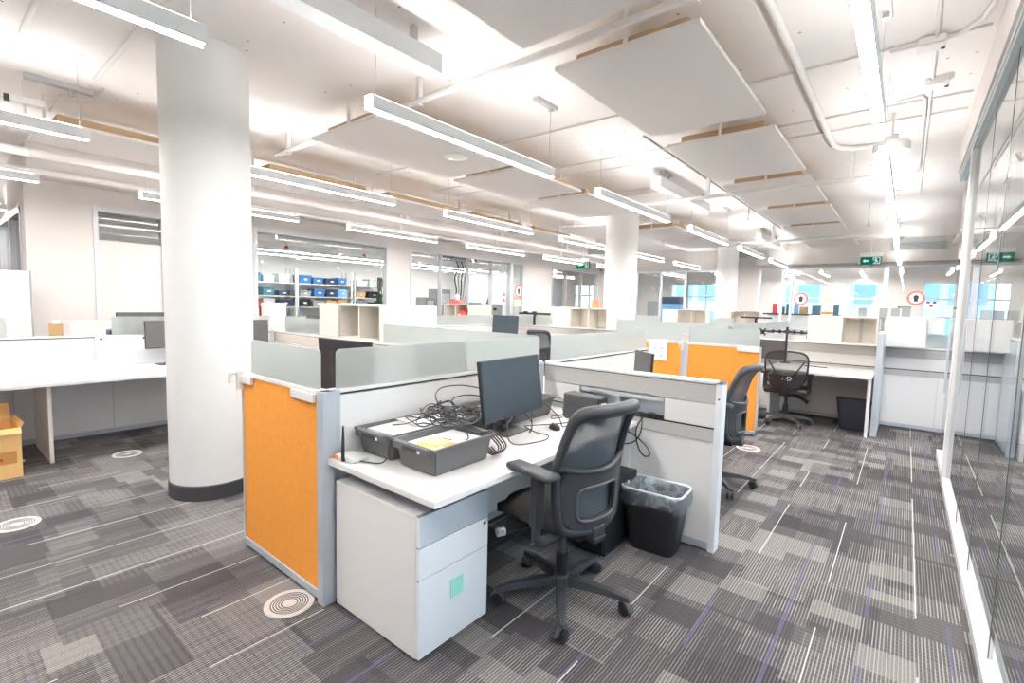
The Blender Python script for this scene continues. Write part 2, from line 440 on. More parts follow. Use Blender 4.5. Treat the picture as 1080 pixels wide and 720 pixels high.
for i, (a, c) in enumerate(rwins):
    w = sempty('window_%d' % (30 + i), (4.97, (a + c) / 2, .8)); mb = MB(w.location)
    for y in (a, (a + c) / 2 - .03, c - .06): mb.box(4.91, 5.04, y, y + .06, .8, 2.85)
    for z in (.8, 2.79): mb.box(4.91, 5.04, a, c, z, z + .06)
    mb.build('window_frame', 'frame', w)
    MB(w.location).box(4.97, 4.98, a, c, .8, 2.85).build('window_pane', 'glass2', w)
wallbox('wall_far_left', [(-14.1, -13.9, -3, 21.4, 0, CEIL)])
wallbox('wall_lab', [(-12.95, -12.83, 1.09, 12.5, 0, CEIL), (-13.9, XL - WT, 12.4, 12.52, 0, CEIL)], 'panelwhite')
# far window wall behind the back rooms
FY = 21.2
fw = []
wins = [(-13.2, -10.6), (-8.2, -5.9), (-3.75, -2.45), (-1.75, -.72), (.35, 2.4)]
xs = -14
for a, c in wins:
    fw.append((xs, a, FY, FY + .2, 0, CEIL)); fw.append((a, c, FY, FY + .2, 2.55, CEIL)); fw.append((a, c, FY, FY + .2, 0, .75)); xs = c
fw.append((xs, 5, FY, FY + .2, 0, CEIL))
wallbox('wall_window_far', fw)
for i, (a, c) in enumerate(wins):
    w = sempty('window_%d' % (20 + i), ((a + c) / 2, FY, .75))
    mb = MB(w.location)
    for x in (a, c - .06): mb.box(x, x + .06, FY + .02, FY + .12, .75, 2.55)
    for z in (.75, 1.35, 1.95, 2.49): mb.box(a, c, FY + .03, FY + .11, z, z + .06)
    n = max(1, round((c - a) / .9))
    for k in range(1, n): mb.box(a + (c - a) * k / n - .025, a + (c - a) * k / n + .025, FY + .03, FY + .11, .75, 2.55)
    mb.build('window_frame', 'frame', w)
    MB(w.location).box(a, c, FY + .06, FY + .072, .75, 2.55).build('window_pane', 'glass2', w)

# drop slabs round the column heads and round columns
COLS = [(-4.15, 1.44, .289), (-4.34, 8.64, .304), (-4.16, 15.05, .289)]
for i, (cx, cy, cr) in enumerate(COLS):
    struct(MB((cx, cy, 3.28)).box(cx - 1.42, cx + 1.25, cy - 1.25, cy + 1.15, 3.28, CEIL + .02).build('trim_%d' % (i + 1), 'ceil'))
    c = MB((cx, cy, 0)).lathe([(cr, 0), (cr, 3.3)], (cx, cy, 0), 64).build('column', 'column', smooth='all')
    struct(c)
    b = MB((cx, cy, 0)).lathe([(cr, 0), (cr + .008, .0), (cr + .008, .105), (cr, .112)], (cx, cy, 0), 64).build('baseboard_column', 'rubber', c, smooth=True)
    b['kind'] = 'structure'
# soffit along the left wall, bulkhead over the glass wall
struct(MB().box(XL, XL + .35, .95, YB, 2.95, CEIL).build('trim_4', 'wall'))
struct(MB().box(.33, .95, -3, 7.1, 3.11, CEIL).build('trim_5', 'wall'))
struct(MB().box(-3.5, 2.6, YB - .35, YB, 2.78, CEIL).build('trim_6', 'wall'))

# ---- windows in the left wall
def wall_window(name, y0, y1, z0, z1, mull=(), hor=(), pane='glass2', x=XL, t=WT):
    w = sempty(name, (x - t / 2, (y0 + y1) / 2, z0)); o = w.location
    mb = MB(o); f = .055; xa, xb = x - t + .02, x + .012
    for y in (y0, y1 - f): mb.box(xa, xb, y, y + f, z0, z1)
    mb.box(xa, xb, y0 + f, y1 - f, z1 - f * 1.6, z1); mb.box(xa, xb, y0 + f, y1 - f, z0, z0 + f)
    for y in mull: mb.box(xa, xb, y - .009, y + .009, z0 + f, z1 - f)
    for z in hor: mb.box(xa, xb, y0 + f, y1 - f, z - .016, z + .016)
    mb.build('window_frame', 'frame', w)
    MB(o).box(x - t / 2 - .006, x - t / 2 + .006, y0 + f * .5, y1 - f * .5, z0 + f * .5, z1 - f * .5).build('window_pane', pane, w)
    return w
w1 = wall_window('window_1', 1.62, 3.05, 0.0, 2.72, mull=(2.42,))
MB(w1.location).box(XL - .05, XL - .02, 1.68, 3.0, .05, 2.24).build('window_panel', 'wall', w1, label='white lower panel of the window')
MB(w1.location).box(XL - .045, XL - .0, 1.68, 3.0, 2.43, 2.46).build('window_bar', 'cool', w1)
wall_window('window_2', 3.75, 6.55, .9, 2.72)
wall_window('window_3', 7.15, 10.78, .9, 2.72, mull=(8.1, 9.05, 9.95))
wall_window('window_4', 12.8, 15.75, .9, 2.72, mull=(13.65, 14.62))
d1 = sempty('door_1', (XL - .07, 11.07, 0)); mb = MB(d1.location)
for y in (10.78, 11.30): mb.box(XL - .12, XL + .012, y, y + .06, 0, 2.72)
mb.box(XL - .12, XL + .012, 10.84, 11.3, 2.62, 2.72); mb.box(XL - .12, XL + .012, 10.84, 11.3, 0, .12)
mb.build('door_frame', 'frame', d1)
MB(d1.location).box(XL - .06, XL - .05, 10.84, 11.3, .12, 2.62).build('door_pane', 'glass2', d1)
MB(d1.location).tube([(XL + .01, 10.9, 1.0), (XL + .05, 10.9, 1.0), (XL + .05, 10.9, 1.35), (XL + .01, 10.9, 1.35)], .012).build('door_handle', 'chrome', d1)
# window in the side wall
w0 = sempty('window_5', (-10.85, 1.02, 1.35)); mb = MB(w0.location)
for x in (-12.6, -11.5, -10.3, XL - .41): mb.box(x, x + .06, .94, 1.10, 1.35, 2.62)
mb.box(-12.6, XL - .35, .94, 1.10, 2.54, 2.62); mb.box(-12.6, XL - .35, .94, 1.10, 1.35, 1.41); mb.build('window_frame', 'frame', w0)
MB(w0.location).box(-12.6, XL - .35, 1.01, 1.02, 1.38, 2.6).build('window_pane', 'glass2', w0)

def back_window(name, x0, x1, z0, z1, mull=(), w=.05, hor=()):
    r = sempty(name, ((x0 + x1) / 2, YB + .07, z0)); o = r.location; mb = MB(o); f = .05
    for x in (x0, x1 - f): mb.box(x, x + f, YB - .01, YB + .12, z0, z1)
    mb.box(x0 + f, x1 - f, YB - .01, YB + .12, z1 - f, z1); mb.box(x0 + f, x1 - f, YB - .01, YB + .12, z0, z0 + f)
    for x in mull: mb.box(x - w / 2, x + w / 2, YB - .01, YB + .12, z0 + f, z1 - f)
    for z in hor: mb.box(x0 + f, x1 - f, YB + .0, YB + .1, z - .02, z + .02)
    mb.build('window_frame', 'cool', r)
    MB(o).box(x0 + .02, x1 - .02, YB + .05, YB + .062, z0 + .02, z1 - .02).build('window_pane', 'glass2', r)
back_window('window_6', -7.4, -4.3, .9, 2.70, mull=(-6.5, -5.68))
back_window('window_7', -3.5, -.48, .85, 2.72, mull=(-2.86, -2.62))
back_window('window_8', -.48, 2.6, .85, 2.72, mull=(.95,))

# ---- glass wall on the right
XG = .37
gw = sempty('window_9', (XG, 2.2, 0)); o = gw.location
MB(o).box(XG - .035, XG + .045, -2.9, 5.70, 0, .055).build('window_sill', 'cool', gw)
MB(o).box(XG - .05, XG + .05, -2.9, 7.08, 3.0, 3.11).build('window_head', 'wall', gw)
mb = MB(o); mb.box(XG - .035, XG + .05, -2.9, 7.05, 2.90, 3.0); mb.box(XG - .042, XG - .035, -2.9, 7.05, 2.935, 2.96)
mb.build('window_header', 'teal_trim', gw)
MB(o).box(XG - .035, XG + .045, 5.70, 5.80, 0, 2.90, .006).build('window_post', 'white', gw)
MB(o).box(XG - .005, XG + .007, -2.9, 5.70, .055, 2.90).build('window_pane', 'glass', gw)
mb = MB(o)
for y in (1.9, 2.80, 3.71, 4.535): mb.box(XG - .0065, XG + .0085, y - .006, y + .006, .055, 2.9)
mb.build('glass_joint', 'joint', gw)
d2 = sempty('door_2', (XG, 6.3, 0)); o = d2.location
MB(o).box(XG - .005, XG + .006, 5.83, 6.75, .01, 2.86).build('door_pane', 'glass', d2)
mb = MB(o); mb.tube([(XG - .01, 5.93, .78), (XG - .055, 5.93, .78), (XG - .055, 5.93, 1.40), (XG - .01, 5.93, 1.40)], .009); mb.build('door_handle', 'alu', d2, smooth=True)
MB(o).box(XG - .03, XG + .03, 5.83, 6.75, .0, .08).build('door_rail', 'cool', d2)

# ------------------------------------------------------------------ pendant lights
def make_light(Llen=2.05):
    t = thing('pendant_light', '', 'light')
    w, h = .034, .085
    mb = MB(); mb.box(-w, w, 0.014, Llen, .009, h, .003); mb.box(-w, -w + .004, .014, Llen, 0, .01); mb.box(w - .004, w, .014, Llen, 0, .01); mb.build('housing', 'fix', t)
    mb = MB(); mb.box(-w + .005, w - .005, .0, Llen - .014, .001, .0085); mb.box(-w + .005, w - .005, .0, .013, .0085, h - .006)
    mb.build('diffuser', 'lite', t)
    MB().box(-w + .008, w - .008, .05, Llen - .05, h, h + .003).build('uplight_lens', 'liteup', t)
    for y in (.06, Llen - .06):
        MB().cyl((0, y, h), (0, y, CEIL - 2.70 - .02), .0022, 6).build('cable', 'galv', t)
    mb = MB(); mb.box(-.03, .03, Llen - .30, Llen + .02, CEIL - 2.70 - .035, CEIL - 2.70, .004); mb.cyl((0, Llen - .06, CEIL - 2.70 - .06), (0, Llen - .06, CEIL - 2.70 - .03), .02, 10)
    mb.build('canopy', 'galv', t)
    return t
L0 = make_light()
first = [True]
def put_light(x, y, label, z=2.70, group='linear pendant lights'):
    if first[0]:
        first[0] = False; L0.location = (x, y, z); L0['label'] = label; L0['group'] = group; return L0
    return dup(L0, (x, y, z), 0, label, group)
YS = [-1.1, 1.86, 4.78, 7.70, 10.62, 13.5]
rows = [(-.225, 'right aisle row', 0), (-2.72, 'row above the near desk', 0),
        (-5.13, 'row beside the columns', 0), (-7.56, 'row nearest the left windows', 0)]
for x, rn, k0 in rows:
    ys = YS
    for k, y in enumerate(ys):
        if x == -5.13 and y > 14: pass
        put_light(x, y, 'white pendant light in the %s, %s from the camera' % (rn, ORD[k]))
for k, (x, y) in enumerate([(2.1, 1.86), (2.1, 4.78), (2.1, 8.2)]):
    put_light(x, y, 'white pendant light beyond the glass wall, %s from the camera' % ORD[k], group='pendant lights beyond the glass wall')
for k, (x, y) in enumerate([(-10.6, -1.1), (-12.4, -1.1)]):  # unseen pendants added to brighten the far left corner
    put_light(x, y, 'added white pendant light past the far left cabinet, %s from the column' % ORD[k], group='added pendant lights past the far left cabinet')
fl = [(-12.4, 13.4), (-10.4, 13.4), (-12, 17.2), (-9.5, 17.2), (-7.0, 17.4), (-5.4, 18.2), (-2.9, 16.7), (-2.2, 18.2), (-.2, 16.9), (.9, 18.2), (-1.2, 19.0), (-3.4, 19.0)]  # some of these pendants are added only to brighten the dim far rooms
for k, (x, y) in enumerate(fl):
    put_light(x, y, 'white pendant light behind the back glass, %s from the left' % ORD[k], group='pendant lights in the far room')

# ------------------------------------------------------------------ acoustic ceiling panels
def acoustic(x0, x1, y0, y1, z, label, group):
    t = thing('acoustic_panel', label, 'ceiling panel', ((x0 + x1) / 2, (y0 + y1) / 2, z), 0, group); o = t.location
    MB(o).box(x0, x1, y0, y1, z, z + .028, .003).build('panel_board', 'acoustic', t)
    MB(o).box(x0 + .10, x1 - .10, y0 + .10, y1 - .10, z + .028, z + .12, .02).build('backing', 'brown', t, label='tan backing of the panel, thickened to paint the brown shade in the gaps')  # thick brown block stands in for the shade seen between panels
    for yy in (y0 + .07, y1 - .07):
        xx = (x0 + x1) / 2
        MB(o).box(xx - .011, xx + .011, yy - .012, yy + .012, z + .028, CEIL).build('hanger', 'pipe', t)
g = 'square acoustic panels under the ceiling'
for k, y in enumerate([.85, 2.82, 4.80, 6.73, 8.70, 10.68, 12.65]):
    acoustic(-1.97, -1.0, y, y + 1.62, 3.08, 'white acoustic ceiling panel left of the right aisle lights, %s from the camera' % ORD[k], g)
for k, (y0, y1) in enumerate([(2.46, 4.2), (4.33, 5.68), (5.85, 7.4), (9.1, 10.7), (10.9, 12.5)]):
    acoustic(-4.5, -3.47, y0, y1, 3.0, 'white acoustic ceiling panel in the row over the columns, %s from the camera' % ORD[k], g)
for k, (y0, y1) in enumerate([(.8, 2.55), (2.70, 4.28), (4.45, 6.1), (6.3, 7.9), (8.1, 9.7)]):
    acoustic(-6.95, -6.02, y0, y1, 3.0, 'white acoustic ceiling panel over the left desk run, %s from the camera' % ORD[k], g)
for k, y in enumerate([7.35, 9.3, 11.25, 13.2]):
    acoustic(.68, 1.65, y, y + 1.62, 3.08, 'white acoustic ceiling panel past the end of the glass wall, %s from the camera' % ORD[k], g)

# baffles above the desk light row
for k, (y0, y1, lab) in enumerate([(.35, 2.43, 'near the round column'), (6.35, 8.43, 'between the first and second columns'), (12.2, 14.25, 'deepest in the room')]):
    t = thing('ceiling_baffle', 'pale grey box baffle above the desk lights, %s' % lab, 'baffle', (-2.72, (y0 + y1) / 2, 3.1), 0, 'box baffles above the desk lights'); o = t.location
    MB(o).box(-2.80, -2.66, y0, y1, 3.10, 3.235, .004).build('casing', 'fix', t)
    for yy in (y0 + .2, y1 - .2): MB(o).box(-2.75, -2.71, yy - .02, yy + .02, 3.235, CEIL).build('bracket', 'galv', t)

# ------------------------------------------------------------------ pipes, conduit, ceiling devices
def pipe(name, pts, r, label, m='pipe', cat='pipe', group=None, clamps=()):
    o = MB(pts[0]); o.tube(pts, r, 10)
    for c in clamps: o.box(c[0] - .02, c[0] + .02, c[1] - .02, c[1] + .02, c[2] - r - .008, CEIL)
    return tag(o.build(name, m, smooth=True), label, cat, group)
zc = CEIL - .012
pipe('conduit', [(-6.2, 4.42, zc), (.3, 4.42, zc)], .009, 'thin white conduit crossing the ceiling above the largest acoustic panel', cat='conduit')
pipe('conduit', [(-6.2, 5.62, zc), (.3, 5.62, zc)], .009, 'thin white conduit crossing the ceiling behind the drum speaker, nearer of a pair', cat='conduit')
pipe('conduit', [(-6.2, 6.05, zc), (.3, 6.05, zc)], .009, 'thin white conduit crossing the ceiling behind the drum speaker, farther of a pair', cat='conduit')
pipe('conduit', [(-2.36, 5.1, zc), (-2.36, 12.5, zc)], .011, 'thin dark line of conduit running into the room beside the box baffles', 'galv', 'conduit')
pipe('conduit', [(.03, 1.8, zc), (.03, 4.45, zc), (.03, 9.9, zc)], .012, 'white conduit running into the room through two junction boxes', cat='conduit')
pipe('conduit', [(.06, 4.46, zc), (.16, 4.42, zc), (.25, 4.28, zc), (.28, 4.1, zc), (.28, 1.0, zc)], .018, 'white conduit bending out of the nearer junction box', cat='conduit')
pipe('conduit', [(-.03, 4.47, zc), (-.22, 4.47, zc)], .012, 'short white conduit from the nearer junction box to the light canopy', cat='conduit')
pipe('conduit', [(-.2, 5.55, zc), (-.02, 5.5, zc), (.0, 5.6, zc), (.0, 8.6, zc)], .012, 'white conduit hooking over from the aisle light canopy', cat='conduit')
pipe('ceiling_pipe', [(-.76, 1.4, CEIL - .035), (-.76, 6.45, CEIL - .035), (-.72, 6.62, CEIL - .035), (-.6, 6.72, CEIL - .035), (-.3, 6.78, CEIL - .035)], .03, 'white pipe running above the right aisle and bending toward the drum speaker')
pipe('sprinkler_pipe', [(-5.9, 2.79, 3.17), (-.55, 2.72, 3.17)], .026, 'white sprinkler pipe crossing in front of the first column head', clamps=[(-5.6, 2.785, 3.17), (-3.3, 2.76, 3.17), (-1.0, 2.73, 3.17)])
pipe('sprinkler_pipe', [(-3.4, 6.88, 3.0), (-.02, 6.80, 3.0), (.0, 6.80, 3.07)], .026, 'white sprinkler pipe under the ceiling panels ahead of the drum speaker', clamps=[(-2.2, 6.85, 3.0), (-.6, 6.815, 3.0)])
pipe('sprinkler_pipe', [(-3.3, 12.0, 3.0), (.15, 11.9, 3.0)], .03, 'white sprinkler pipe crossing before the far exit sign', clamps=[(-2.4, 11.96, 3.0), (-.4, 11.91, 3.0)])
pipe('sprinkler_pipe', [(-5.9, 8.95, 3.17), (-4.75, 8.95, 3.17)], .026, 'white sprinkler pipe crossing to the left windows behind the second column', clamps=[(-5.6, 8.95, 3.17)])
for k, (x, z, r, lab) in enumerate([(-8.2, 2.93, .035, 'lowest white pipe along the head of the left wall'), (-8.0, 3.1, .05, 'thick white pipe along the left side below the ceiling'), (-7.1, 3.16, .03, 'white pipe along the left side above the window row lights')]):
    pipe('ceiling_pipe', [(x, -.8, z), (x, 15.4, z)], r, lab, clamps=[(x, y, z) for y in (.4, 3.4, 6.4, 9.4, 12.4)])
pipe('conduit', [(-6.97, .98, zc), (-6.43, .99, zc), (-6.22, 1.19, zc), (-5.8, 1.19, zc), (-5.4, 1.1, zc)], .012, 'thin white conduit bending above the left pendant light', cat='conduit')
for k, (x0, y0, x1, y1, lab) in enumerate([(-3.2, .557, -5.34, .557, 'nearer'), (-3.2, 1.04, -5.34, 1.04, 'farther')]):
    pipe('conduit', [(x0, y0, 3.262), (x1, y1, 3.262)], .018, 'white conduit on the slab left of the first column, %s from the camera' % ('first' if k == 0 else 'second'), cat='conduit')
# strut rail at left, with hanger
t = thing('strut_channel', 'slotted metal strut under the ceiling at the far left', 'bracket', (-5.99, .9, CEIL - .05)); o = t.location
MB(o).box(-6.03, -5.95, .69, 1.14, CEIL - .045, CEIL).build('channel', 'galv', t)
MB(o).cyl((-5.99, .99, CEIL - .10), (-5.99, .99, CEIL - .04), .02, 10).build('clamp', 'galv', t)
# junction boxes
for x, y, lab in ((.006, 4.46, 'nearer the camera'), (.06, 5.22, 'farther from the camera')):
    t = thing('junction_box', 'white square junction box on the ceiling conduit, %s' % lab, 'junction box', (x, y, CEIL - .05), 0, 'ceiling junction boxes')
    MB().box(-.075, .075, -.075, .075, 0, .05, .006).build('box_body', 'pipe', t)
    MB().box(-.065, .065, -.065, .065, -.006, 0, .002).build('cover', 'pipe', t)
    MB().cyl((.06, .03, -.012), (.06, .03, 0), .012, 8).build('knockout', 'dark', t)
t = thing('ceiling_speaker', 'white drum speaker above the right aisle lights', 'speaker', (-.22, 5.86, 2.99))
MB().lathe([(0, 0), (.125, 0), (.142, .012), (.142, .085), (.135, .095), (0, .095)], seg=40).build('drum', 'white', t, smooth=True)
MB().lathe([(0, -.003), (.118, -.003), (.118, 0)], seg=40).build('grille', 'acoustic', t, smooth=True)
MB().box(-.05, .05, -.03, .03, .095, .16, .004).build('mount', 'pipe', t)
MB().cyl((0, 0, .16), (0, 0, CEIL - 2.99), .012, 10).build('stem', 'pipe', t)
t = thing('ceiling_speaker', 'round flush ceiling speaker in a panel behind the first desk light', 'speaker', (-3.72, 3.6, 2.985))
MB().lathe([(0, 0), (.12, 0), (.13, .006), (.13, .015)], seg=32).build('grille', 'white', t, smooth=True)
for k, (x, y, zz, lab) in enumerate([(-.62, 10.4, 3.0, 'over the right aisle'), (-2.2, 9.0, 3.02, 'left of the right aisle panels')]):
    t = thing('sprinkler', 'small sprinkler head hanging on a rod %s' % lab, 'sprinkler', (x, y, zz), 0, 'sprinkler heads')
    MB().cyl((0, 0, 0), (0, 0, CEIL - zz), .008, 8).build('rod', 'galv', t)
    MB().lathe([(0, -.02), (.035, -.02), (.035, -.015), (.012, -.01), (.02, .02), (0, .03)], seg=14).build('head', 'galv', t)
# small device on a bracket, far left
t = thing('ceiling_sensor', 'white ceiling sensor on a stem with green end, far left', 'sensor', (-6.1, .70, 2.97))
MB().cyl((0, 0, 0), (0, 0, .36), .014, 8).build('stem', 'pipe', t)
MB().box(-.05, .05, -.10, .12, .15, .21, .01).build('sensor_body', 'white', t)
MB().cyl((0, -.13, .18), (0, -.10, .18), .032, 12).build('cap', 'plantgreen', t, label='green end cap')

# air grilles on the far soffit
for x, y, z, lab in ((.1, YB - .36, 3.05, 'right of the exit sign'), (-3.7, 15.5, 3.0, 'beside the farthest column'), (-7.2, 13.2, 3.05, 'above the small left exit sign')):
    t = thing('air_grille', 'grey slotted air grille high up, %s' % lab, 'vent', (x, y, z), 0, 'air grilles')
    mb = MB(); mb.box(-.55, .55, -.02, .0, 0, .2)
    mb.build('grille_frame', 'palegrey', t)
    mb = MB()
    for k in range(6): mb.box(-.52, .52, -.028, -.02, .015 + k * .03, .03 + k * .03)
    mb.build('louvre', 'midgrey', t)
    MB().box(-.5, .5, .0, .08, .2, CEIL - z).build('duct', 'palegrey', t)

# exit signs
def exit_sign(loc, label, rz=0):
    t = thing('exit_sign', label, 'exit sign', loc, rz, 'green exit signs')
    MB().box(-.22, .22, -.02, .02, 0, .20, .004).build('sign_panel', 'green', t)
    MB().box(-.235, .235, -.03, .03, .20, .30, .006).build('sign_housing', 'white', t)
    MB().cyl((0, 0, .3), (0, 0, CEIL - loc[2]), .008, 8).build('stem', 'pipe', t)
    mb = MB()
    mb.prism([(-.17, -.021, .10), (-.12, -.021, .145), (-.12, -.021, .118), (-.04, -.021, .118), (-.04, -.021, .082), (-.12, -.021, .082), (-.12, -.021, .055)], (0, -.002, 0))
    mb.build('arrow', 'signwhite', t)
    mb = MB()
    mb.box(.04, .19, -.023, -.021, .02, .035); mb.box(.175, .19, -.023, -.021, .035, .18); mb.box(.04, .19, -.023, -.021, .168, .182); mb.box(.04, .055, -.023, -.021, .12, .17)
    mb.build('door_symbol', 'signwhite', t)
    mb = MB(); mb.lathe([(0, 0), (.014, 0), (.014, -.002), (0, -.002)], (.10, -.021, .15), 12, 'Y')
    mb.prism([(.09, -.021, .13), (.125, -.021, .13), (.135, -.021, .085), (.105, -.021, .08)], (0, -.002, 0))
    mb.prism([(.105, -.021, .085), (.125, -.021, .085), (.09, -.021, .04), (.072, -.021, .05)], (0, -.002, 0))
    mb.prism([(.118, -.021, .085), (.135, -.021, .085), (.16, -.021, .06), (.15, -.021, .045)], (0, -.002, 0))
    mb.prism([(.06, -.021, .10), (.092, -.021, .127), (.098, -.021, .115), (.07, -.021, .088)], (0, -.002, 0))
    mb.build('running_figure', 'signwhite', t)
    return t
exit_sign((-.80, 15.35, 2.70), 'green exit sign with arrow over the far glass at right')
exit_sign((-7.55, 12.6, 2.58), 'small green exit sign left of the second column', 0)

# round stickers on glass
def round_sign(loc, rz, label, r=.18, fig='dark'):
    t = thing('warning_sticker', label, 'sticker', loc, rz, 'round red warning stickers')
    MB().lathe([(0, 0), (r, 0), (r, -.003), (0, -.003)], seg=36, axis='Y').build('disc', 'pink', t)
    MB().lathe([(0, -.003), (r * .74, -.003), (r * .74, -.005), (0, -.005)], seg=36, axis='Y').build('centre', 'paper', t)
    MB().lathe([(0, -.005), (r * .30, -.005), (r * .30, -.007), (0, -.007)], (0, 0, r * .12), seg=20, axis='Y').build('figure', fig, t)
    mb = MB(); mb.prism([(-r * .26, -.005, 0), (r * .26, -.005, 0), (r * .18, -.005, -r * .48), (-r * .18, -.005, -r * .48)], (0, -.002, 0)); mb.build('figure_base', fig, t)
    for s in (-1, 1): MB().lathe([(0, -.003), (r * .10, -.003), (r * .10, -.006), (0, -.006)], (s * r * .86, 0, 0), seg=10, axis='Y').build('dot', 'red', t)
    return t
round_sign((.15, YB - .02, 1.885), 0, 'round red and white sticker on the far glass right of the white bottle')
round_sign((-2.36, YB - .02, 1.83), 0, 'round red and white sticker on the far glass left of the yellow-capped box')
round_sign((XL + .02, 10.7 + .4, 1.86), PI / 2, 'round red and white sticker on the glass door in the left wall')
t = thing('notice', 'yellow triangle notice on the glass door below its round sticker', 'notice', (XL + .02, 11.08, 1.42), PI / 2)
MB().box(-.15, .15, -.004, 0, 0, .2).build('sheet', 'paper', t)
mb = MB(); mb.prism([(-.1, -.004, .02), (.1, -.004, .02), (0, -.004, .18)], (0, -.003, 0)); mb.build('triangle', 'yellow', t)
MB().box(-.15, .15, -.004, 0, .2, .24).build('strip', 'orangetag', t)
t = thing('notice', 'narrow white notice with red bars on glass left of the glass door', 'notice', (XL + .02, 10.45, 1.5), PI / 2)
MB().box(-.06, .06, -.004, 0, 0, .32).build('sheet', 'paper', t)
for z in (.04, .2): MB().box(-.03, .03, -.008, -.004, z, z + .08).build('bar', 'red', t)

# ------------------------------------------------------------------ partitions
Z1 = 1.06
def glass_screen(o, par, p0, p1, z0=Z1, z1=1.255, th=.010):
    # upright frosted sheet with rounded top corners, from p0 to p1 (xy)
    p0, p1 = Vector((*p0, 0)), Vector((*p1, 0)); d = (p1 - p0); Ln = d.length; d.normalize(); n = Vector((-d.y, d.x, 0)) * th
    rr = .025; pts = [p0 + Vector((0, 0, z0)), p1 + Vector((0, 0, z0))]
    for k in range(5):
        a = k / 4 * PI / 2; pts.append(p0 + d * (Ln - rr + rr * math.cos(a)) + Vector((0, 0, z1 - rr + rr * math.sin(a))))
    for k in range(5):
        a = PI / 2 + k / 4 * PI / 2; pts.append(p0 + d * (rr + rr * math.cos(a)) + Vector((0, 0, z1 - rr + rr * math.sin(a))))
    pts = [p - n * .5 for p in pts]
    mb = MB(o); mb.prism(pts, n); return mb.build('glass_screen', 'frost', par)

def spine(x0, x1, y0, y1, label, screens=(), h=Z1, seams=(), post0=True, post1=True, group='low desk partitions'):
    """panel running with the aisle"""
    t = thing('desk_partition', label, 'partition', ((x0 + x1) / 2, (y0 + y1) / 2, 0), 0, group); o = t.location
    ya, yb = y0 + (.04 if post0 else 0), y1 - (.04 if post1 else 0)
    MB(o).box(x0 + .004, x1 - .004, ya, yb, .06, h - .03).build('panel', 'panelwhite', t)
    MB(o).box(x0, x1, ya, yb, h - .018, h, .003).build('top_rail', 'white', t)
    MB(o).box(x0 + .002, x1 - .002, ya, yb, h - .026, h - .018).build('shadow_gap', 'dark', t)
    MB(o).box(x0, x1, ya, yb, .012, .06).build('base_rail', 'alu', t)
    if post0: MB(o).box(x0 - .002, x1 + .002, y0, y0 + .045, 0.0, h, .003).build('post', 'alu', t)
    if post1: MB(o).box(x0 - .002, x1 + .002, y1 - .045, y1, 0.0, h, .003).build('post', 'alu', t)
    if seams:
        mb = MB(o)
        for y in seams: mb.box(x0 + .003, x1 - .003, y - .004, y + .004, .06, h - .03)
        mb.build('seam', 'frame', t)
    xm = (x0 + x1) / 2
    for a, b in screens: glass_screen(o, t, (xm, a), (xm, b))
    return t
spine(-2.19, -2.13, 1.26, 3.03, 'white partition behind the near desk, with frosted glass on top', [(1.30, 3.0)])
spine(-2.19, -2.13, 3.13, 4.97, 'white partition of the second desk bay, frosted glass beyond the return', [(3.16, 4.95)])
spine(-2.19, -2.13, 6.26, 8.08, 'white partition behind the far orange panels', [(6.3, 8.05)])
spine(-6.61, -6.55, -.9, 3.03, 'long white partition behind the left desk run', [(-.85, .55), (1.33, 2.05), (2.1, 3.0)], seams=(.568, 1.318), group=None)
spine(-6.61, -6.55, 3.13, 8.08, 'white partition along the left beyond the beige band', [(3.2, 5.5), (5.55, 8.0)], seams=(5.5,))
spine(-6.61, -6.55, 8.22, 13.1, 'white partition at left behind the middle cubby row', [(8.3, 10.6), (10.65, 13.0)])
spine(-2.19, -2.13, 8.22, 13.1, 'white partition running back behind the second partition row', [(8.3, 10.6), (10.65, 13.0)])
spine(-.25, -.19, 7.26, 8.08, 'silver-edged end divider beside the far desk with the wastebasket', h=1.25)

def fabric_end(x0, x1, y0, y1, label, post, screens, clips, hook=None):
    t = thing('fabric_partition', label, 'partition', ((x0 + x1) / 2, (y0 + y1) / 2, 0), 0, 'orange fabric end panels'); o = t.location
    MB(o).box(x0 + .012, x1 - .012, y0 + .006, y1 - .004, .065, Z1 - .022).build('fabric_panel', 'orange', t)
    MB(o).box(x0, x1, y0, y1, Z1 - .02, Z1, .003).build('top_rail', 'white', t)
    MB(o).box(x0, x1, y0, y1, .02, .062, .002).build('base_rail', 'alu', t)
    for x in ((x0, x0 + .014), (x1 - .014, x1)): MB(o).box(*x, y0, y1, .0, Z1, .001).build('edge_trim', 'alu', t)
    if post: MB(o).box(post[0], post[1], y0 - .002, y1 + .002, 0, Z1, .003).build('post', 'alu', t)
    ym = (y0 + y1) / 2
    for a, b in screens: glass_screen(o, t, (a, ym), (b, ym), z1=1.255)
    for a, b in clips: MB(o).box(a, b, y0 - .012, y0 + .004, Z1 - .06, Z1 - .018, .002).build('clip', 'white', t)
    if hook is not None:
        mb = MB(o); mb.box(hook - .012, hook + .012, y0 - .03, y0 + .002, Z1 - .10, Z1 + .004); mb.tube(smooth_line([(hook, y0 - .03, Z1 + .0), (hook - .012, y0 - .05, Z1 - .005), (hook - .02, y0 - .06, Z1 - .03), (hook - .025, y0 - .055, Z1 - .06)], 4), .011, 8)
        mb.build('coat_hook', 'white', t)
    return t
fabric_end(-3.01, -2.11, 1.20, 1.26, 'orange fabric partition panel at the near desk corner', (-2.165, -2.108), [(-2.93, -2.185)], [(-3.0, -2.86), (-2.40, -2.18)], hook=-3.0)
fabric_end(-3.02, -2.205, 6.20, 6.26, 'orange fabric panel with white sheet, left of the far pair', None, [(-2.98, -2.23)], [(-2.66, -2.42)])
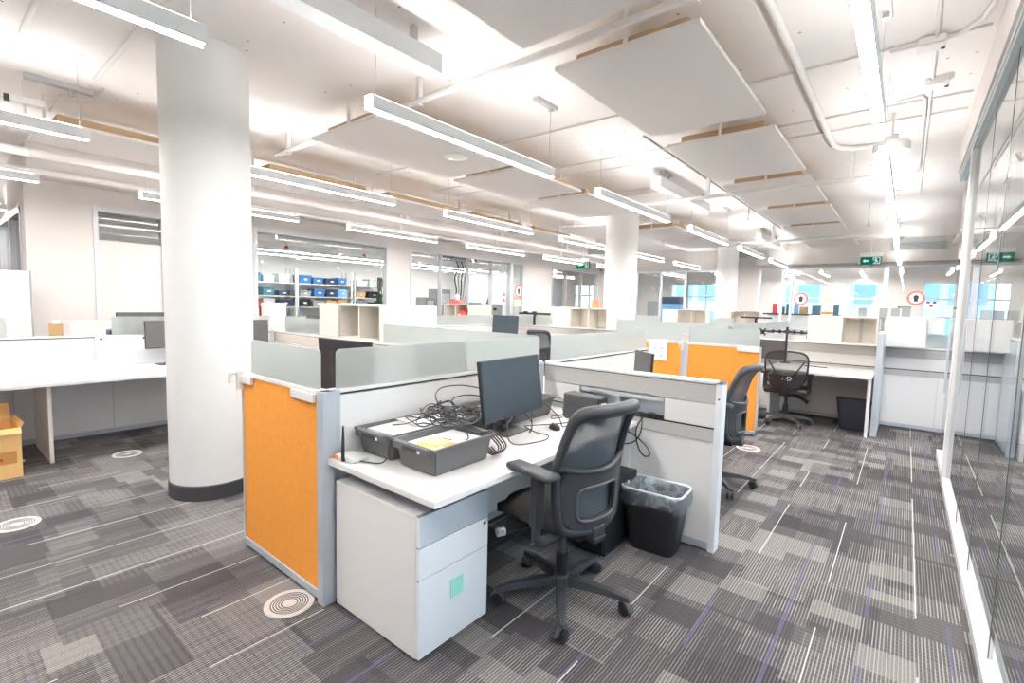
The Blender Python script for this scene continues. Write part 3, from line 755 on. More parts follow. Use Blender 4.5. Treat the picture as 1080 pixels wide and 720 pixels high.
fabric_end(-2.20, -1.29, 6.20, 6.26, 'wide orange fabric panel behind the second mesh chair', (-2.19, -2.13), [(-2.12, -1.31)], [(-1.55, -1.30)], hook=-2.2)
t = thing('paper_sheet', 'white sheet pinned on the far left orange panel', 'paper', (-2.52, 6.19, .80))
MB().box(-.125, .125, -.004, 0, 0, .28).build('sheet', 'paper', t)
for (x, z) in ((-.05, .06), (.05, .06), (-.05, .16), (.05, .16)): MB().box(x - .02, x + .02, -.006, -.004, z - .012, z + .012).build('sketch_mark', 'palegrey', t)

def row_partition(x0, x1, y0, y1, label, band='bandgrey', end_post=None, covers=None, screens=(), seams=(), h=Z1, group='cross partitions'):
    """panel running across, raceway face toward the camera"""
    t = thing('desk_partition', label, 'partition', ((x0 + x1) / 2, (y0 + y1) / 2, 0), 0, group); o = t.location
    yb = y1
    xe = x1 - (.04 if end_post else 0)
    MB(o).box(x0, x1, y0 - .004, y1, h - .018, h, .003).build('top_rail', 'white', t)
    MB(o).box(x0, xe, y0, yb, .924, h - .024).build('fabric_band', band, t)
    MB(o).box(x0, xe, y0 + .004, yb, h - .024, h - .018).build('shadow_gap', 'dark', t)
    MB(o).box(x0, xe, y0 + .05, yb, .76, .924).build('raceway', 'alu', t)
    if covers is None: covers = [(x0, xe)]
    for a, b in covers: MB(o).box(a, b, y0 + .002, y0 + .03, .776, .920, .002).build('raceway_cover', 'white', t)
    MB(o).box(x0, xe, y0 + .012, yb, .764, .776).build('cable_slot', 'black', t)
    MB(o).box(x0, xe, y0 - .002, yb, .69, .764).build('channel', 'bandgrey' if band == 'bandgrey' else 'palegrey', t)
    MB(o).box(x0, xe, y0 + .004, yb, .06, .69).build('panel', 'panelwhite', t)
    MB(o).box(x0, xe, y0, yb, .012, .06).build('base_rail', 'alu', t)
    if end_post:
        MB(o).box(x1 - .04, x1, y0 - .004, y1 + .004, 0, h, .003).build('post', 'cool', t)
        MB(o).lathe([(0, 0), (.006, 0), (.006, -.002), (0, -.002)], (x1 - .02, y0 - .004, .955), 10, 'Y').build('screw', 'dark', t)
    if seams:
        mb = MB(o)
        for x in seams: mb.box(x - .003, x + .003, y0 + .001, y0 + .006, .06, .69)
        mb.build('seam', 'frame', t)
    ym = (y0 + y1) / 2
    for a, b in screens: glass_screen(o, t, (a, ym), (b, ym))
    return t
rp = row_partition(-2.12, -.82, 3.03, 3.11, 'white return partition with open cable raceway behind the wastebasket', end_post=True, covers=[(-2.12, -1.81), (-1.174, -.86)])
# raceway innards
mb = MB(rp.location); mb.box(-1.80, -1.18, 3.034, 3.05, .885, .915)
mb.box(-1.80, -1.52, 3.030, 3.034, .893, .905); mb.box(-1.5, -1.2, 3.03, 3.034, .89, .903); mb.box(-1.51, -1.495, 3.032, 3.06, .80, .90); mb.build('cable_bracket', 'palegrey', rp)
MB(rp.location).box(-1.80, -1.18, 3.026, 3.05, .776, .80, .004).build('cable_tray', 'black', rp)
MB(rp.location).box(-1.79, -1.72, 3.03, 3.05, .84, .885).build('socket', 'navy', rp)
row_partition(-6.54, -2.20, 3.03, 3.11, 'long beige-banded partition under the nearest cubby shelf', 'bandbeige', screens=[(-6.3, -5.45), (-4.2, -2.22)])
row_partition(-6.54, -.26, 8.10, 8.20, 'second cross partition row behind the far mesh chair', screens=[(-6.5, -5.5), (-4.1, -2.3)])
row_partition(-.19, 3.2, 8.10, 8.20, 'white partition under the right wall cabinets, past the silver divider', seams=(.36, 1.2, 2.1))
row_partition(-8.75, -6.63, 8.10, 8.20, 'cross partition at the left windows below the red-filled cubby')
row_partition(-6.54, 1.2, 13.15, 13.25, 'farthest cross partition row in front of the back glass', screens=[(-6.4, -5.35), (-4.0, -3.4), (-2.4, -1.0)])
row_partition(-8.5, -6.63, 3.03, 3.11, 'cross partition near the left wall window', 'bandbeige')

# ------------------------------------------------------------------ desks and pedestal
def desk(x0, x1, y0, y1, label, legs=(), z=.735, th=.03, seams=(), m='desk', group='white desks'):
    t = thing('desk', label, 'desk', ((x0 + x1) / 2, (y0 + y1) / 2, 0), 0, group); o = t.location
    MB(o).box(x0, x1, y0, y1, z - th, z, .003).build('desktop', m, t)
    for l in legs: MB(o).box(*l, 0, z - th, .002).build('leg_panel', 'white', t)
    if seams:
        mb = MB(o)
        for y in seams: mb.box(x0 + .002, x1 - .0005, y - .0015, y + .0015, z - .004, z + .0004)
        mb.build('seam', 'palegrey', t)
    return t
d = desk(-2.125, -1.35, 1.225, 3.025, 'white desk in front holding the monitor and grey tubs', legs=[(-1.72, -1.37, 2.965, 2.99)])
MB(d.location).box(-2.12, -1.45, 1.30, 1.335, .66, .705).build('support_bracket', 'alu', d)
desk(-2.125, -1.37, 3.13, 4.95, 'white desk in the second bay behind the return partition', legs=[(-2.1, -1.4, 4.90, 4.93)])
desk(-2.98, -2.20, 1.28, 3.02, 'white desk on the far side of the near frosted partition', legs=[(-2.95, -2.25, 1.33, 1.36)])
desk(-2.98, -2.20, 3.13, 4.95, 'white desk behind the second bay frosted partition', legs=[(-2.95, -2.25, 4.88, 4.91)])
desk(-6.545, -5.55, -.9, 3.02, 'long white desk run along the left by the column', legs=[(-6.50, -5.73, .70, .728), (-6.50, -5.73, 2.6, 2.628)], seams=(.70,), group=None)
desk(-8.1, -6.62, -.5, 2.9, 'white desk behind the left partition by the window', legs=[(-8.0, -6.7, 2.5, 2.53)])
desk(-1.42, -.265, 7.08, 8.09, 'white far desk above the dark wastebasket', legs=[(-.305, -.272, 7.14, 8.05), (-1.40, -1.37, 7.3, 8.05)])
desk(-6.5, -3.9, 7.12, 8.09, 'white desk along the second cross partition with a dark monitor', legs=[(-3.96, -3.93, 7.2, 8.05), (-6.4, -6.37, 7.2, 8.05)])
desk(-6.545, -5.62, 3.13, 7.1, 'white desk run along the left beyond the beige band', legs=[(-6.5, -5.75, 5.1, 5.13)])
desk(-3.0, -2.2, 6.28, 8.08, 'white desk behind the left far orange panel', legs=[(-2.95, -2.25, 7.2, 7.23)])

t = thing('drawer_pedestal', 'white three-drawer pedestal under the near desk', 'drawer unit', (-1.78, 1.46, 0)); o = t.location
MB(o).box(-2.085, -1.492, 1.252, 1.672, .012, .627, .003).build('carcass', 'panelwhite', t)
MB(o).box(-2.07, -1.52, 1.262, 1.662, 0, .012).build('plinth', 'dark', t)
for i, (z0, z1) in enumerate([(.016, .352), (.356, .492), (.496, .625)]):
    dr = MB(o).box(-1.490, -1.470, 1.253, 1.671, z0, z1, .002).build('drawer', 'cool', t)
    MB(o).box(-1.492, -1.474, 1.2535, 1.6705, z1 - .0005, z1 + .0025).build('drawer_gap', 'midgrey', dr)
    if i == 1: MB(o).lathe([(0, 0), (.008, 0), (.008, .003), (0, .003)], (-1.470, 1.645, .472), 14, 'X').build('lock', 'dark', dr)
t2 = thing('sticky_note', 'teal square note stuck on the pedestal bottom drawer', 'note', (-1.468, 1.468, .245))
MB().box(0, .0012, -.038, .038, -.042, .042).build('note_sheet', 'teal', t2)

# ------------------------------------------------------------------ cubby shelves
def cubby(x0, y0, widths, kinds, label, z0=1.062, h=.385, depth=.36, dx=0, group='white cubby shelves'):
    t = thing('cubby_shelf', label, 'shelf', (x0 + sum(widths) / 2, y0 + depth / 2, z0), 0, group); o = t.location
    W = sum(widths); th = .02; x1 = x0 + W; y1 = y0 + depth; z1 = z0 + h
    MB(o).box(x0, x1, y0, y1, z1 - th, z1, .002).build('top_board', 'cream', t)
    MB(o).box(x0, x1, y0, y1, z0, z0 + th, .002).build('bottom_board', 'cream', t)
    MB(o).box(x0, x1, y1 - .012, y1, z0 + th, z1 - th).build('back_board', 'cream', t)
    for x in (x0, x1 - th): MB(o).box(x, x + th, y0, y1 - .012, z0 + th, z1 - th).build('side_board', 'cream', t)
    x = x0
    for i, (w, k) in enumerate(zip(widths, kinds)):
        if i: MB(o).box(x - th / 2, x + th / 2, y0 + .004, y1 - .012, z0 + th, z1 - th).build('divider', 'cream', t)
        if k == 'd': MB(o).box(x + .004, x + w - .004, y0 - .018, y0, z0 + .003, z1 - .003, .002).build('door', 'cream', t)
        x += w
    return t
cubby(-5.40, 3.05, (.41, .37, .39), 'doo', 'nearest white cubby shelf with one closed and two open cells', depth=.78)
cubby(-5.33, 7.85, (.385, .385, .385), 'doo', 'white cubby shelf at the second column, orange card on top', depth=.36)
cubby(-5.26, 13.1, (.42, .37, .38), 'doo', 'white cubby shelf left of the farthest column')
cubby(-8.72, 8.12, (.40, .42, .40), 'ood', 'white cubby shelf with red things inside, by the left windows')
cubby(-1.055, 7.82, (.39, .39), 'do', 'white cubby shelf above the far desk, right half open', h=.375, z0=1.065)
cubby(-3.9, 14.6, (.39, .39), 'oo', 'white two-cell cubby shelf right of the farthest column')
cubby(-6.5, 8.9, (.5, .36), 'do', 'white cubby shelf left behind the second column cubby')
t = thing('wall_cabinet', 'white closed cabinet right of the silver divider', 'cabinet', (0, 7.95, 1.08)); o = t.location
MB(o).box(-.205, .20, 7.78, 8.12, 1.08, 1.45, .003).build('carcass', 'white', t)
MB(o).box(-.203, .198, 7.762, 7.78, 1.083, 1.447, .002).build('door', 'white', t)
t = thing('wall_cabinet', 'white shallow cabinet half behind the closed cabinet at right', 'cabinet', (.27, 8.15, 1.24)); o = t.location
MB(o).box(.205, .36, 7.9, 8.25, 1.25, 1.452, .003).build('carcass', 'white', t)
MB(o).box(.206, .359, 7.885, 7.9, 1.252, 1.45, .002).build('door', 'white', t)
t = thing('wall_cabinet', 'white long cabinet on the partition seen past the glass', 'cabinet', (1.4, 8.0, 1.07)); o = t.location
MB(o).box(.75, 2.0, 7.85, 8.18, 1.07, 1.45, .003).build('carcass', 'white', t)
for a in (.753, 1.378): MB(o).box(a, a + .619, 7.832, 7.85, 1.073, 1.447, .002).build('door', 'white', t)
t = thing('glass_screen', 'frosted screen below the shallow right cabinet', 'screen', (.36, 8.15, 1.062))
glass_screen(Vector((.36, 8.15, 1.062)), t, (.21, 8.15), (.62, 8.15), 1.062, 1.24)

# ------------------------------------------------------------------ chairs
def chair_base(t, r=.33, a0=8, m='char'):
    MB().lathe([(0, .075), (.045, .075), (.05, .085), (.046, .115), (.034, .128), (.034, .135), (0, .135)], seg=20).build('base_hub', m, t, smooth=True)
    for k in range(5):
        a = math.radians(a0 + 72 * k); c, s = math.cos(a), math.sin(a)
        def P(rad, off, z): return (c * rad - s * off, s * rad + c * off, z)
        mb = MB()
        sec = [(.03, .030, .080, .122), (.12, .028, .082, .120), (.24, .023, .080, .108), (r - .01, .017, .070, .092), (r + .018, .012, .068, .086)]
        rings = [[P(q, -w, z0), P(q, w, z0), P(q, w * .72, z1), P(q, -w * .72, z1)] for q, w, z0, z1 in sec]
        vs = [[mb._v(p) for p in R] for R in rings]
        for A, B in zip(vs, vs[1:]):
            for i in range(4): mb.bm.faces.new([A[i], A[(i + 1) % 4], B[(i + 1) % 4], B[i]])
        mb.bm.faces.new(vs[0][::-1]); mb.bm.faces.new(vs[-1])
        leg = mb.build('base_leg', m, t)
        mb = MB(); ca = a + .9; cx, cy = c * r, s * r
        ax = Vector((math.cos(ca), math.sin(ca), 0))
        for sgn in (-1, 1):
            p = Vector((cx, cy, .03)) + ax * sgn * .008; q = Vector((cx, cy, .03)) + ax * sgn * .026
            mb.tube([p, p + (q - p) * .2, p + (q - p) * .8, q], [.026, .0295, .0295, .024], 18)
        w = mb.build('castor', 'black', leg, smooth=True)
        mb = MB(); mb.cyl((cx, cy, .03), (cx, cy, .078), .009, 10)
        up = Vector((0, 0, 1)); fw = ax.cross(up)
        hood = [Vector((cx, cy, .03)) + fw * math.cos(b) * .033 + up * math.sin(b) * .033 for b in [PI * i / 10 for i in range(11)]]
        mb.tube(hood, .008, 6, flat=2.2); mb.build('castor_hood', 'grey', leg, smooth=True)

def arm_rest(t, s, m, ax, zt, y0, y1, yp):
    mb = MB(); x = ax * s
    mb.tube(smooth_line([(.14 * s, yp + .01, .43), (x * .85, yp, .425), (x, yp, .455), (x, yp, .52), (x, yp, zt - .04)], 6), .019, 10, flat=1.25)
    a = mb.build('armrest', m, t, smooth=True)
    mb = MB(); mb.box(x - .024, x + .024, yp - .026, yp + .026, .50, zt - .028, .008); mb.build('arm_sleeve', 'black', a)
    mb = MB(); mb.box(x - .045, x + .045, y0, y1, zt - .029, zt, .013, 4)
    mb.build('arm_pad', 'char', a, smooth=True)

def task_chair(label):
    t = thing('task_chair', label, 'chair', group='black mesh-back task chairs')
    chair_base(t)
    MB().cyl((0, 0, .13), (0, 0, .24), .03, 18).build('gas_sleeve', 'black', t, smooth=True)
    MB().cyl((0, 0, .24), (0, 0, .385), .0195, 18).build('gas_lift', 'grey', t, smooth=True)
    mb = MB(); mb.box(-.075, .075, -.17, .12, .375, .42, .012); mb.box(-.045, .045, -.24, -.1, .385, .415, .008); mb.build('tilt_mechanism', 'black', t)
    mb = MB(); mb.tube(smooth_line([(.06, .06, .40), (.16, .07, .395), (.235, .08, .385)], 4), .006, 8); mb.box(.215, .285, .06, .10, .375, .392, .006)
    mb.build('lever', 'black', t)
    MB().cyl((-.08, .10, .375), (-.255, .16, .365), .011, 10).build('lever', 'black', t)
    MB().cyl((-.255, .16, .365), (-.295, .172, .363), .022, 14).build('knob', 'palegrey', t)
    # seat
    def seat(u, v, top):
        x = (u - .5) * 2; y = (v - .5) * 2
        w = .245 * (1 - .10 * max(0, -y)) ; px = x * w; py = y * .212 + .055
        rr = max(0, abs(x) ** 4 + abs(y) ** 4); e = max(0, 1 - min(1, rr)) ** .4
        sag = -.03 * max(0, y - .5) * 2
        return Vector((px * (1 - .06 * abs(y) ** 3), py * (1 - .05 * abs(x) ** 3), (.502 + .048 * e + sag) if top else (.458 - .032 * e + sag)))
    mb = MB(); n = 14
    T = [[mb._v(seat(i / n, j / n, True)) for j in range(n + 1)] for i in range(n + 1)]
    B = [[mb._v(seat(i / n, j / n, False)) for j in range(n + 1)] for i in range(n + 1)]
    for i in range(n):
        for j in range(n):
            mb.bm.faces.new([T[i][j], T[i + 1][j], T[i + 1][j + 1], T[i][j + 1]]); mb.bm.faces.new([B[i][j], B[i][j + 1], B[i + 1][j + 1], B[i + 1][j]])
    ed = [(i, 0) for i in range(n)] + [(n, j) for j in range(n)] + [(i, n) for i in range(n, 0, -1)] + [(0, j) for j in range(n, 0, -1)]
    for k in range(len(ed)):
        a, b = ed[k], ed[(k + 1) % len(ed)]; mb.bm.faces.new([T[a[0]][a[1]], B[a[0]][a[1]], B[b[0]][b[1]], T[b[0]][b[1]]])
    mb.build('seat', 'fabric', t, smooth='all')
    arm_rest(t, -1, 'char', .305, .767, -.225, .055, -.12); arm_rest(t, 1, 'char', .235, .767, -.13, .045, -.04)
    # back: profile
    prof = [(.44, -.205), (.52, -.212), (.62, -.212), (.74, -.220), (.86, -.245), (.95, -.275), (1.04, -.318)]
    def yb(z):
        if z <= prof[0][0]: return prof[0][1]
        for (z0, y0), (z1, y1) in zip(prof, prof[1:]):
            if z <= z1: return y0 + (y1 - y0) * (z - z0) / (z1 - z0)
        return prof[-1][1]
    def hw(z):
        tab = [(.44, .155), (.50, .195), (.60, .215), (.75, .222), (.90, .212), (1.0, .203), (1.04, .19)]
        for (z0, a), (z1, b) in zip(tab, tab[1:]):
            if z <= z1: return a + (b - a) * max(0, (z - z0)) / (z1 - z0)
        return tab[-1][1]
    def BP(x, z, d=0.0): return Vector((x, yb(z) + .075 * (x / .23) ** 2 + d, z))
    back = MB()
    loop = []
    for z in (.50, .58, .66, .75, .85, .93, .985): loop.append((hw(z), z))
    loop += [(.190, 1.018), (.155, 1.032), (.08, 1.036), (0, 1.037), (-.08, 1.036), (-.155, 1.032), (-.190, 1.018)]
    for z in (.985, .93, .85, .75, .66, .58, .50): loop.append((-hw(z), z))
    loop += [(-.165, .462), (-.08, .450), (0, .448), (.08, .450), (.165, .462)]
    lp = smooth_loop([BP(x, z) for x, z in loop], 4)
    rad = [.023 + .009 * max(0, min(1, (p.z - .95) / .08)) for p in lp]
    back.tube(lp, rad, 10, closed=True)
    bk = back.build('back_frame', 'char', t, smooth='all')
    # lumbar plate with a rectangular opening
    def ztop(x): return .735 + .035 * (x / .23) ** 2
    def ring(u):  # outer/inner loops param by angle
        pass
    mb = MB(); NO = 40; outer = []; inner = []
    for k in range(NO):
        a = 2 * PI * k / NO; ca, sa = math.cos(a), math.sin(a)
        n = 5.0; q = (abs(ca) ** n + abs(sa) ** n) ** (-1 / n)
        ox, oz = ca * q, sa * q
        zc_, hz = .598, .138
        z = zc_ + oz * hz
        x = ox * (hw(min(max(z, .47), .75)) - .004)
        if oz > 0: z = zc_ + oz * (ztop(x) - zc_)
        outer.append((x, z)); inner.append((ox * .138 , .585 + oz * .082))
    def layer(d):
        return [mb._v(BP(x, z, d)) for x, z in outer], [mb._v(BP((x + X) / 2, (z + Z) / 2, d)) for (x, z), (X, Z) in zip(outer, inner)], [mb._v(BP(x, z, d)) for x, z in inner]
    A = layer(-.022); B = layer(.006)
    for k in range(NO):
        j = (k + 1) % NO
        for q in (0, 1):
            mb.bm.faces.new([A[q][k], A[q][j], A[q + 1][j], A[q + 1][k]]); mb.bm.faces.new([B[q][k], B[q + 1][k], B[q + 1][j], B[q][j]])
        mb.bm.faces.new([A[0][k], B[0][k], B[0][j], A[0][j]]); mb.bm.faces.new([A[2][k], A[2][j], B[2][j], B[2][k]])
    mb.build('lumbar_frame', 'char', t, smooth=True)
    rim = smooth_loop([BP(x, z, -.022) for x, z in inner], 1)
    MB().tube(rim, .008, 6, closed=True).build('lumbar_rim', 'grey', t, smooth='all')
    MB().tube([BP(x, ztop(x), -.012) for x in [(-.22 + .44 * i / 16) for i in range(17)]], .015, 8).build('back_crossbar', 'char', t, smooth='all')
    def mf(u, v):
        z = .50 + v * .53; x = (u - .5) * 2 * hw(z) * .97; return BP(x, z, .012)
    MB().grid(mf, 14, 18).build('mesh_panel', 'mesh', t, smooth='all')
    mb = MB(); mb.box(-.045, .045, -.235, -.15, .39, .47, .012); mb.build('back_bracket', 'char', t)
    return t
c1 = task_chair('black mesh-back chair pulled up to the near desk'); c1.location = (-1.285, 2.04, 0); c1.rotation_euler = (0, 0, math.radians(79.5))
dup(c1, (-1.205, 4.25, 0), math.radians(88), 'black mesh-back chair partly hidden behind the return partition')
dup(c1, (-4.9, 6.98, 0), math.radians(5), 'black chair with only its back showing over the frosted glass gap')

def round_chair(label):
    t = thing('task_chair', label, 'chair')
    chair_base(t, .30, 20, 'grey')
    MB().cyl((0, 0, .13), (0, 0, .26), .03, 16).build('gas_sleeve', 'black', t, smooth=True)
    MB().cyl((0, 0, .26), (0, 0, .40), .019, 16).build('gas_lift', 'black', t, smooth=True)
    mb = MB(); mb.box(-.07, .07, -.15, .12, .385, .425, .01); mb.build('tilt_mechanism', 'black', t)
    for s, y in ((1, .02), (1, -.08)):
        MB().tube(smooth_line([(.05 * s, y, .40), (.17 * s, y - .02, .375), (.25 * s, y - .06, .33)], 4), [.012] * 8 + [.02], 8).build('lever', 'black', t)
    MB().box(-.25, .25, -.2, .25, .42, .495, .03, 4).build('seat', 'black', t, smooth=True)
    for s in (-1, 1): arm_rest(t, s, 'black', .255, .69, -.14, .16, -.01)
    def yb(z): return -.235 - .16 * max(0, z - .55) ** 1.3
    pts = [(0, .49), (.10, .50), (.18, .56), (.225, .66), (.24, .78), (.235, .90), (.19, .955), (.10, .975), (0, .98)]
    full = pts + [(-x, z) for x, z in pts[-2:0:-1]]
    lp = smooth_loop([Vector((x, yb(z) + .04 * (x / .24) ** 2, z)) for x, z in full], 5)
    MB().tube(lp, .012, 8, closed=True).build('back_frame', 'black', t, smooth='all')
    def hw(z):
        for (a, z0), (b, z1) in zip(pts, pts[1:]):
            if z <= z1: return a + (b - a) * (z - z0) / (z1 - z0)
        return 0
    def mf(u, v):
        z = .50 + v * .475; x = (u - .5) * 2 * hw(z); return Vector((x, yb(z) + .04 * (x / .24) ** 2 + .006, z))
    MB().grid(mf, 12, 16).build('mesh_panel', 'mesh2', t, smooth='all')
    for s in (-1, 1):
        MB().tube(smooth_line([(s * .205, yb(.86) + .02, .86), (s * .15, yb(.78) - .005, .77), (s * .09, yb(.66) - .02, .665)], 5), .010, 8).build('back_strut', 'black', t, smooth='all')
    def lf(u, v):
        z = .51 + v * .16; x = (u - .5) * 2 * (hw(z) * .97 - .02 * v); return Vector((x, yb(z) + .03 * (x / .24) ** 2 - .012, z))
    MB().grid(lf, 10, 8, (0, -.01, 0)).build('lumbar_pad', 'black', t, smooth=True)
    MB().tube([(0, -.12, .40), (0, -.22, .41), (0, -.262, .46), (0, -.268, .62)], .026, 10).build('back_post', 'black', t, smooth=True)
    text_mesh('back_letter', 'D', .075, 'paper', t, (.045, -.268, .63), (PI / 2, 0, 0))
    text_mesh('back_letter', '‹', .06, 'paper', t, (-.03, -.268, .63), (PI / 2, 0, 0))
    return t
c3 = round_chair('round-backed mesh chair with white letter, at the far desk'); c3.location = (-1.17, 7.25, 0); c3.rotation_euler = (0, 0, math.radians(4))

# ------------------------------------------------------------------ wastebaskets
def basket(loc, rz, label, liner):
    t = thing('wastebasket', label, 'wastebasket', loc, rz, 'dark rectangular wastebaskets')
    def sec(hx, hy, z, r=.05, n=5):
        P = []
        for sx, sy, a0 in ((1, 1, 0), (-1, 1, PI / 2), (-1, -1, PI), (1, -1, 3 * PI / 2)):
            for k in range(n + 1):
                a = a0 + PI / 2 * k / n; P.append(Vector((sx * (hx - r) + r * math.cos(a), sy * (hy - r) + r * math.sin(a), z)))
        return P
    def loft(mb, secs, cap0=True):
        R = [[mb._v(p) for p in s] for s in secs]
        for A, B in zip(R, R[1:]):
            for i in range(len(A)): mb.bm.faces.new([A[i], A[(i + 1) % len(A)], B[(i + 1) % len(B)], B[i]])
        if cap0: mb.bm.faces.new(R[0][::-1])
        return R
    mb = MB()
    loft(mb, [sec(.135, .085, 0), sec(.145, .092, .02), sec(.180, .125, .365), sec(.188, .133, .366), sec(.188, .133, .385), sec(.178, .123, .385), sec(.168, .115, .34), sec(.130, .080, .015)], True)
    R = mb.bm.verts; mb.bm.verts.ensure_lookup_table()
    k = len(sec(1, 1, 0)); mb.bm.faces.new([mb.bm.verts[-k + i] for i in range(k)])
    mb.build('basket_body', 'black' if liner else 'navybin', t, smooth=True)
    if liner:
        mb = MB(); rnd = random.Random(3)
        def jit(s, a): return [p + Vector((rnd.uniform(-a, a), rnd.uniform(-a, a), rnd.uniform(-a, a))) for p in s]
        out = sec(.190, .135, .29, .05, 9)
        out = [p + Vector((0, 0, .012 * math.sin(i * 1.7) + rnd.uniform(-.012, .012))) for i, p in enumerate(out)]
        loft(mb, [out, jit(sec(.196, .141, .33, .05, 9), .003), jit(sec(.195, .140, .375, .05, 9), .002), sec(.190, .135, .392, .05, 9), sec(.176, .121, .392, .05, 9), jit(sec(.160, .108, .34, .05, 9), .008), jit(sec(.140, .09, .22, .04, 9), .010), jit(sec(.115, .068, .10, .03, 9), .01)], False)
        mb.build('bin_liner', 'bag', t, smooth='all')
        MB().tube(smooth_loop([(x, y, .389) for x, y in [(p.x, p.y) for p in sec(.186, .131, 0, .05, 5)]], 1), .0065, 6, closed=True).build('rolled_rim', 'edge', t, smooth='all')
    return t
MT['navybin'] = mat('navy_bin_plastic', (.035, .040, .058), .5)
basket((-1.135, 2.865, 0), math.radians(3), 'black wastebasket with a clear liner by the return partition', True)
basket((-.45, 7.55, 0), math.radians(6), 'dark wastebasket without liner under the far desk', False)

# ------------------------------------------------------------------ computers and desk clutter
t = thing('computer_tower', 'black computer tower on the floor beside the lined wastebasket', 'computer', (-1.405, 2.75, 0))
MB().box(-.095, .095, -.21, .22, .01, .43, .006).build('case', 'tower', t)
MB().box(-.09, .09, -.222, -.21, .02, .425, .004).build('front_panel', 'black', t)
MB().box(-.1, .1, -.2, .2, .0, .012).build('foot', 'black', t)
mb = MB()
for k in range(6): mb.box(-.06, .06, -.225, -.222, .06 + k * .02, .07 + k * .02)
mb.build('vent', 'dark', t)

t = thing('mini_computer', 'small black computer box on the near desk right of the monitor', 'computer', (-1.62, 2.80, .735), math.radians(-3))
MB().box(-.145, .125, -.06, .06, .004, .175, .012, 3).build('case', 'grey', t, smooth=True)
MB().box(.125, .133, -.052, .052, .012, .168, .002).build('port_panel', 'black', t)
for z in (.06, .09, .12): MB().box(.133, .137, -.03, .03, z, z + .014).build('port', 'palegrey', t)
mb = MB()
for x in (-.12, .1): mb.box(x - .01, x + .01, -.05, .05, 0, .005)
mb.build('foot', 'black', t)

def monitor(name, loc, rz, label, w=.545, h=.325, zc=.28, tilt=8, m='screen', plate=(.24, .19)):
    """screen faces local -Y"""
    t = thing(name, label, 'monitor', loc, rz, 'desk monitors')
    ti = math.radians(tilt); R = Matrix.Rotation(-ti, 4, 'X')
    def tr(mb):
        for v in mb.bm.verts: v.co = R @ v.co + Vector((0, -.03, zc))
    mb = MB(); mb.box(-w / 2, w / 2, 0, .022, -h / 2, h / 2, .003); tr(mb); mb.build('screen_case', 'black', t)
    mb = MB(); mb.box(-w / 2 + .007, w / 2 - .007, -.0015, .0, -h / 2 + .012, h / 2 - .007); tr(mb); mb.build('screen', m, t)
    mb = MB(); mb.box(-.1, .1, .022, .045, -.09, .09, .008); tr(mb); mb.build('screen_hub', 'black', t)
    MB().box(-.03, .03, .015, .045, .006, zc, .006).build('stand', 'black', t)
    MB().box(-plate[0] / 2, plate[0] / 2, -plate[1] / 2 + .02, plate[1] / 2 + .02, 0, .008, .003).build('stand_base', 'grey', t)
    return t
monitor('monitor', (-1.80, 2.215, .735), math.radians(90 + 4), 'blue-grey monitor standing on the near desk', zc=.275, w=.60, h=.345)
monitor('monitor', (-2.62, 1.62, .735), math.radians(180 + 4), 'dark monitor behind the frosted glass at the near orange panel', zc=.36, tilt=3, m='screengrey', w=.5)
monitor('monitor', (-2.62, 2.42, .735), math.radians(88), 'dark monitor blurred behind the long frosted glass', zc=.30, tilt=3, m='screengrey', w=.5)
monitor('monitor', (-6.3, 1.78, .735), math.radians(90 + 3), 'dark monitor at the left desk half behind the first column', w=.48, h=.30, zc=.335, tilt=2, m='screengrey')
monitor('monitor', (-7.4, 1.83, .735), math.radians(90 + 6), 'dark monitor seen above the frosted screen at left', w=.60, h=.34, zc=.37, tilt=2, m='screengrey')
monitor('monitor', (-6.2, 7.45, .735), math.radians(4), 'dark blue monitor facing the camera on the middle left desk', w=.62, h=.36, zc=.345, tilt=3, m='screen')
monitor('monitor', (-6.36, 2.70, .735), math.radians(100), 'dark monitor just right of the first column', w=.34, h=.30, zc=.33, tilt=2, m='screengrey')
monitor('monitor', (-1.78, 4.10, .735), math.radians(-42.5), 'dark monitor seen over the return partition', w=.36, h=.30, zc=.215, tilt=2, m='screengrey')
monitor('monitor', (-6.15, 3.45, .735), math.radians(5), 'black monitor behind the gap in the far frosted screens', w=.5, h=.32, zc=.375, tilt=2, m='screengrey')
# privacy box side next to that monitor
t = thing('grey_pinboard', 'dark grey pinboard panel behind the far mesh chair', 'pinboard', (-1.53, 8.085, .78))
MB().box(-.19, .19, -.015, 0, 0, .275, .002).build('board', 'screengrey', t)
for x in (-.15, .15): MB().box(x - .015, x + .015, -.018, 0.0, .275, .285).build('clip', 'alu', t)

t = thing('screen_mount', 'black twin monitor arm clamped to the far desk', 'monitor mount', (-1.33, 7.98, .735))
MB().box(-.06, .06, -.05, .04, 0, .012, .003).build('clamp', 'black', t)
MB().cyl((0, 0, .012), (0, 0, .52), .017, 12).build('pole', 'black', t)
mb = MB(); mb.tube([(-.30, -.03, .45), (0, -.03, .455), (.27, -.03, .45)], .014, 10); mb.box(-.03, .03, -.045, .02, .43, .48, .006)
for x in (-.18, -.09, .1, .19): mb.cyl((x, -.03, .43), (x, -.03, .48), .019, 10)
mb.build('arm', 'black', t)
for x, rz in ((-.31, .9), (.30, .15)):
    mb = MB(); 
    for dx, dz in ((-.05, -.05), (.05, -.05), (-.05, .05), (.05, .05)):
        mb.tube([(x, -.06, .44), (x + dx * math.cos(rz), -.06 + dx * math.sin(rz), .44 + dz)], .011, 6)
    mb.box(x - .028, x + .028, -.075, -.05, .41, .47, .004); mb.build('mount_plate', 'black', t)
t = thing('cable_scrap', 'small black cable lying on the far desk', 'cable', (-.95, 7.75, .735))
MB().tube(smooth_line([(-.1, 0, .006), (-.02, .03, .006), (.06, -.01, .006), (.16, .02, .006)], 6), .006, 6).build('wire', 'black', t)

